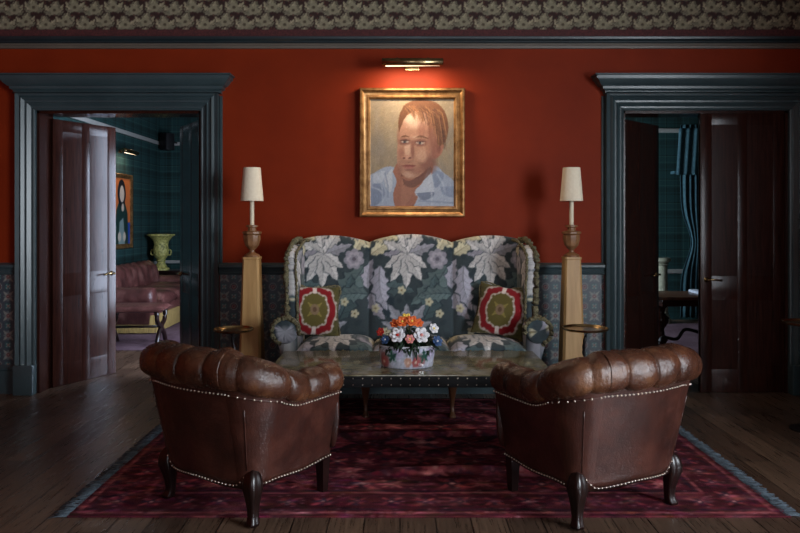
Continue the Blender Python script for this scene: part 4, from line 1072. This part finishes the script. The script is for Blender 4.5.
def make_chair(label, loc, rotz, group):
    t = thing('tub_armchair', label, 'armchair', loc, rotz, group)
    w, yb, yf = .335, -.28, .28
    n = 601; P, Nn, LT = upath(n, w, yb, yf, .10)
    # make sure normals point outwards
    if (Nn[n//2][1]) > 0: Nn = -Nn
    sfrac = np.linspace(0, 1, n)
    arm = (yf-yb)/LT
    def back(s):      # 1 on the back, 0 on the arms, smooth through the corner
        d_ = min(s, 1-s); q_ = (d_-arm*.52)/(arm*.62); q_ = max(0, min(1, q_)); return q_*q_*(3-2*q_)
    def off(z): q_ = max(0, (z-.2)/.42); return .0+.085*q_**1.4+.008*math.sin(PI*min(1, q_))
    rollz = [.615+.115*back(s) for s in sfrac]
    # outer and inner shell
    rows = []
    for i, s in enumerate(sfrac):
        zb = .178-.012*math.sin(PI*4*s)**2; zt = rollz[i]-.01
        row = []
        for j in range(14): z = zb+(zt-zb)*j/13; o_ = off(z); row.append((P[i][0]+Nn[i][0]*o_, P[i][1]+Nn[i][1]*o_, z))
        for j in range(8): z = zt-(zt-.25)*j/7; o_ = -.055+off(z)*.5; row.append((P[i][0]+Nn[i][0]*o_, P[i][1]+Nn[i][1]*o_, z))
        rows.append(row)
    loftobj('body', rows, M['leather_dark'], t)
    # rolled, pleated top
    nseg = 12; rows = []; ns = 28; n3 = 441; P3, N3, _ = upath(n3, w, yb, yf, .10)
    if N3[n3//2][1] > 0: N3 = -N3
    for i in range(n3):
        s = i/(n3-1); bk = back(s); R = .076+.018*bk
        ph_ = s*nseg; pl = abs(math.sin(PI*ph_))**.34; e = min(1, min(s, 1-s)/.035+.0); e = math.sqrt(max(0, 1-(1-e)**2))
        zc = .615+.115*bk+.004; row = []
        cx, cy = P3[i]; nx_, ny_ = N3[i]
        for q_ in range(ns):
            a = 2*PI*q_/ns
            wr = 1+.022*math.sin(a*7+s*55+2*math.sin(s*31))*(1-pl*.75)+.012*math.sin(a*13-s*90)*(1-pl)
            rr_ = R*(.79+.22*pl)*wr*max(.1, e)
            ro = rr_*math.cos(a)*1.12; rz = rr_*math.sin(a)
            o_ = .045+ro
            row.append((cx+nx_*o_, cy+ny_*o_, zc+rz-(.012 if math.sin(a) < 0 else 0)*abs(math.cos(a))))
        rows.append(row)
    loftobj('rolled_top', rows, M['leather_tan'], t)
    # piping in the pleats
    for k_ in range(1, nseg):
        i = int(round(k_/nseg*(n3-1))); s = i/(n3-1); bk = back(s); R = (.076+.018*bk)*.83; zc = .615+.115*bk+.004
        ring = [(P3[i][0]+N3[i][0]*(.045+R*1.12*math.cos(a)), P3[i][1]+N3[i][1]*(.045+R*1.12*math.cos(a)), zc+R*math.sin(a)) for a in np.linspace(-.6, PI+.6, 24)]
        tube('piping', ring, .0035, M['leather_tan'], t, 6)
    # inside back and seat
    P4 = []
    for a in range(25):
        u = a/24; x = -.26+.52*u; e = (1-abs(2*u-1)**6)**.5
        P4.append([(x, .025+.255*math.copysign(abs(math.cos(q_))**.4, math.cos(q_)), .40+.065*max(.3, e)*math.copysign(abs(math.sin(q_))**.5, math.sin(q_))) for q_ in np.linspace(0, 2*PI, 28, endpoint=False)])
    loftobj('seat_cushion', P4, M['leather'], t)
    box('seat_rail', -.297, .297, -.24, .285, .175, .345, M['leather_dark'], t, .012)
    for sx in (-1, 1):                                   # front faces of the arms
        loftobj('arm_front', [[(sx*(.335+.012)+r_*math.cos(a)*.62, .282+y_, .42+.19*math.sin(a)*r_/.07) for a in np.linspace(0, 2*PI, 28, endpoint=False)] for r_, y_ in ((.07,-.01),(.07,.006),(.06,.016),(.01,.018))], M['leather_dark'], t)
    # studs
    bm = bmesh.new()
    m_n = int(LT/.0205); up_, lo_ = [], []
    for i in range(m_n+1):
        s = i/m_n; j = min(n-1, int(round(s*(n-1)))); bk = back(s)
        z = .615+.115*bk-.084-.016*bk; o_ = off(z)+.006
        up_.append((P[j][0]+Nn[j][0]*(o_-.002), P[j][1]+Nn[j][1]*(o_-.002), z)); stud(bm, P[j][0]+Nn[j][0]*o_, P[j][1]+Nn[j][1]*o_, z, .0060)
        # lower row rises over each back leg
        d1 = min(abs(s-arm), abs(s-(1-arm))); zl = .190-.012*math.sin(PI*4*s)**2+.055*math.exp(-(d1/.022)**2); o_ = off(zl)+.003
        lo_.append((P[j][0]+Nn[j][0]*(o_-.001), P[j][1]+Nn[j][1]*(o_-.001), zl)); stud(bm, P[j][0]+Nn[j][0]*o_, P[j][1]+Nn[j][1]*o_, zl, .0062)
        if i == m_n//2: pass
    nf = len(bm.faces); add_tube(bm, up_, .0028, 6); add_tube(bm, lo_, .0028, 6); bm.faces.ensure_lookup_table()
    for f_ in bm.faces[nf:]: f_.material_index = 1
    o = bobj('nail_trim', bm, M['nail'], t, smooth=True); o.data.materials.append(M['leather_dark'])
    # seams at the back corners
    for jj in (int((n-1)*arm), int((n-1)*(1-arm))):
        tube('seam', [(P[jj][0]+Nn[jj][0]*(off(z)+.001), P[jj][1]+Nn[jj][1]*(off(z)+.001), z) for z in np.linspace(.26, .56, 8)], .003, M['leather_dark'], t, 6)
    # legs
    for sx in (-1, 1):
        dirv = Vector((sx*.8, -1, 0)).normalized(); rows = []
        for z, r_, o_ in ((.262,.012,.006),(.25,.026,.008),(.23,.036,.012),(.20,.043,.014),(.17,.044,.014),(.13,.035,.008),(.09,.028,.002),(.05,.024,.0),(.026,.025,.004),(.012,.029,.010),(0,.027,.012)):
            cx, cy = sx*.30+dirv.x*o_, -.242+dirv.y*o_; row = []
            for a in np.linspace(0, 2*PI, 24, endpoint=False):
                rr_ = r_*(1+.13*math.cos(4*(a-math.atan2(dirv.y, dirv.x)))); row.append((cx+rr_*math.cos(a), cy+rr_*math.sin(a), z))
            rows.append(row)
        loftobj('leg', rows, M['darkwood'], t)
        rows = [[(sx*.305+a_*r_, .255+b_*r_, z_) for a_, b_ in ((-1,-1),(1,-1),(1,1),(-1,1))] for z_, r_ in ((0,.018),(.01,.02),(.1,.024),(.22,.03),(.26,.03))]
        loftobj('leg', rows, M['darkwood'], t, angle=30)
    return t
def chair_at(label, near, rot, side):   # near: world xy of the near back leg
    lx, ly = side*.325, -.285
    c, s = math.cos(rot), math.sin(rot)
    make_chair(label, (near[0]-(c*lx-s*ly), near[1]-(s*lx+c*ly), .008), rot, 'brown leather tub armchairs facing the low table')
chair_at('brown leather tub armchair at the left, facing the low table', (-.695, -2.575), math.radians(-34), 1)
chair_at('brown leather tub armchair at the right, facing the low table', (.825, -2.60), math.radians(27), -1)

# ------------------------------------------------------------------ light
def area(name, loc, rot, sx, sy, energy, col):
    l = bpy.data.lights.new(name, 'AREA'); l.shape = 'RECTANGLE'; l.size = sx; l.size_y = sy; l.energy = energy; l.color = col
    o = bpy.data.objects.new(name, l); link(o); o.location = loc; o.rotation_euler = rot; return o
R = math.radians
area('daylight_right', (XR+.3, (KW[0]+KW[1])/2, 1.75), (0, R(90), 0), 2.3, 2.7, 470, (.84,.92,1))
area('added_fill_front', (.2, YF-.35, 1.8), (R(90), 0, 0), 2.7, 2.3, 50, (.9,.95,1))  # weak fill light added behind the camera
area('daylight_far_left', (-.5, 1.55, 1.38), (0, R(90), 0), 2.4, 1.8, 260, (.66,.78,1))
area('added_light_study', (.22, 3.05, 1.7), (0, R(-90), 0), 2.3, 1.6, 150, (.70,.85,1))  # added light that brightens the study's back wall from the left
w = bpy.data.worlds.new('overcast_sky'); S.world = w; w.use_nodes = True
w.node_tree.nodes['Background'].inputs[0].default_value = (.55,.7,1,1); w.node_tree.nodes['Background'].inputs[1].default_value = .5

cam = bpy.data.cameras.new('camera'); co_ = bpy.data.objects.new('camera', cam); link(co_)
cam.sensor_width = 36; cam.lens = 700/800*36; cam.shift_y = -(266.5-220)/800
co_.location = (0, -D, CH); co_.rotation_euler = (R(90), 0, 0); S.camera = co_
S.view_settings.view_transform = 'Standard'; S.view_settings.look = 'None'; S.view_settings.gamma = 1; S.view_settings.exposure = 0.38
S.view_settings.use_curve_mapping = False
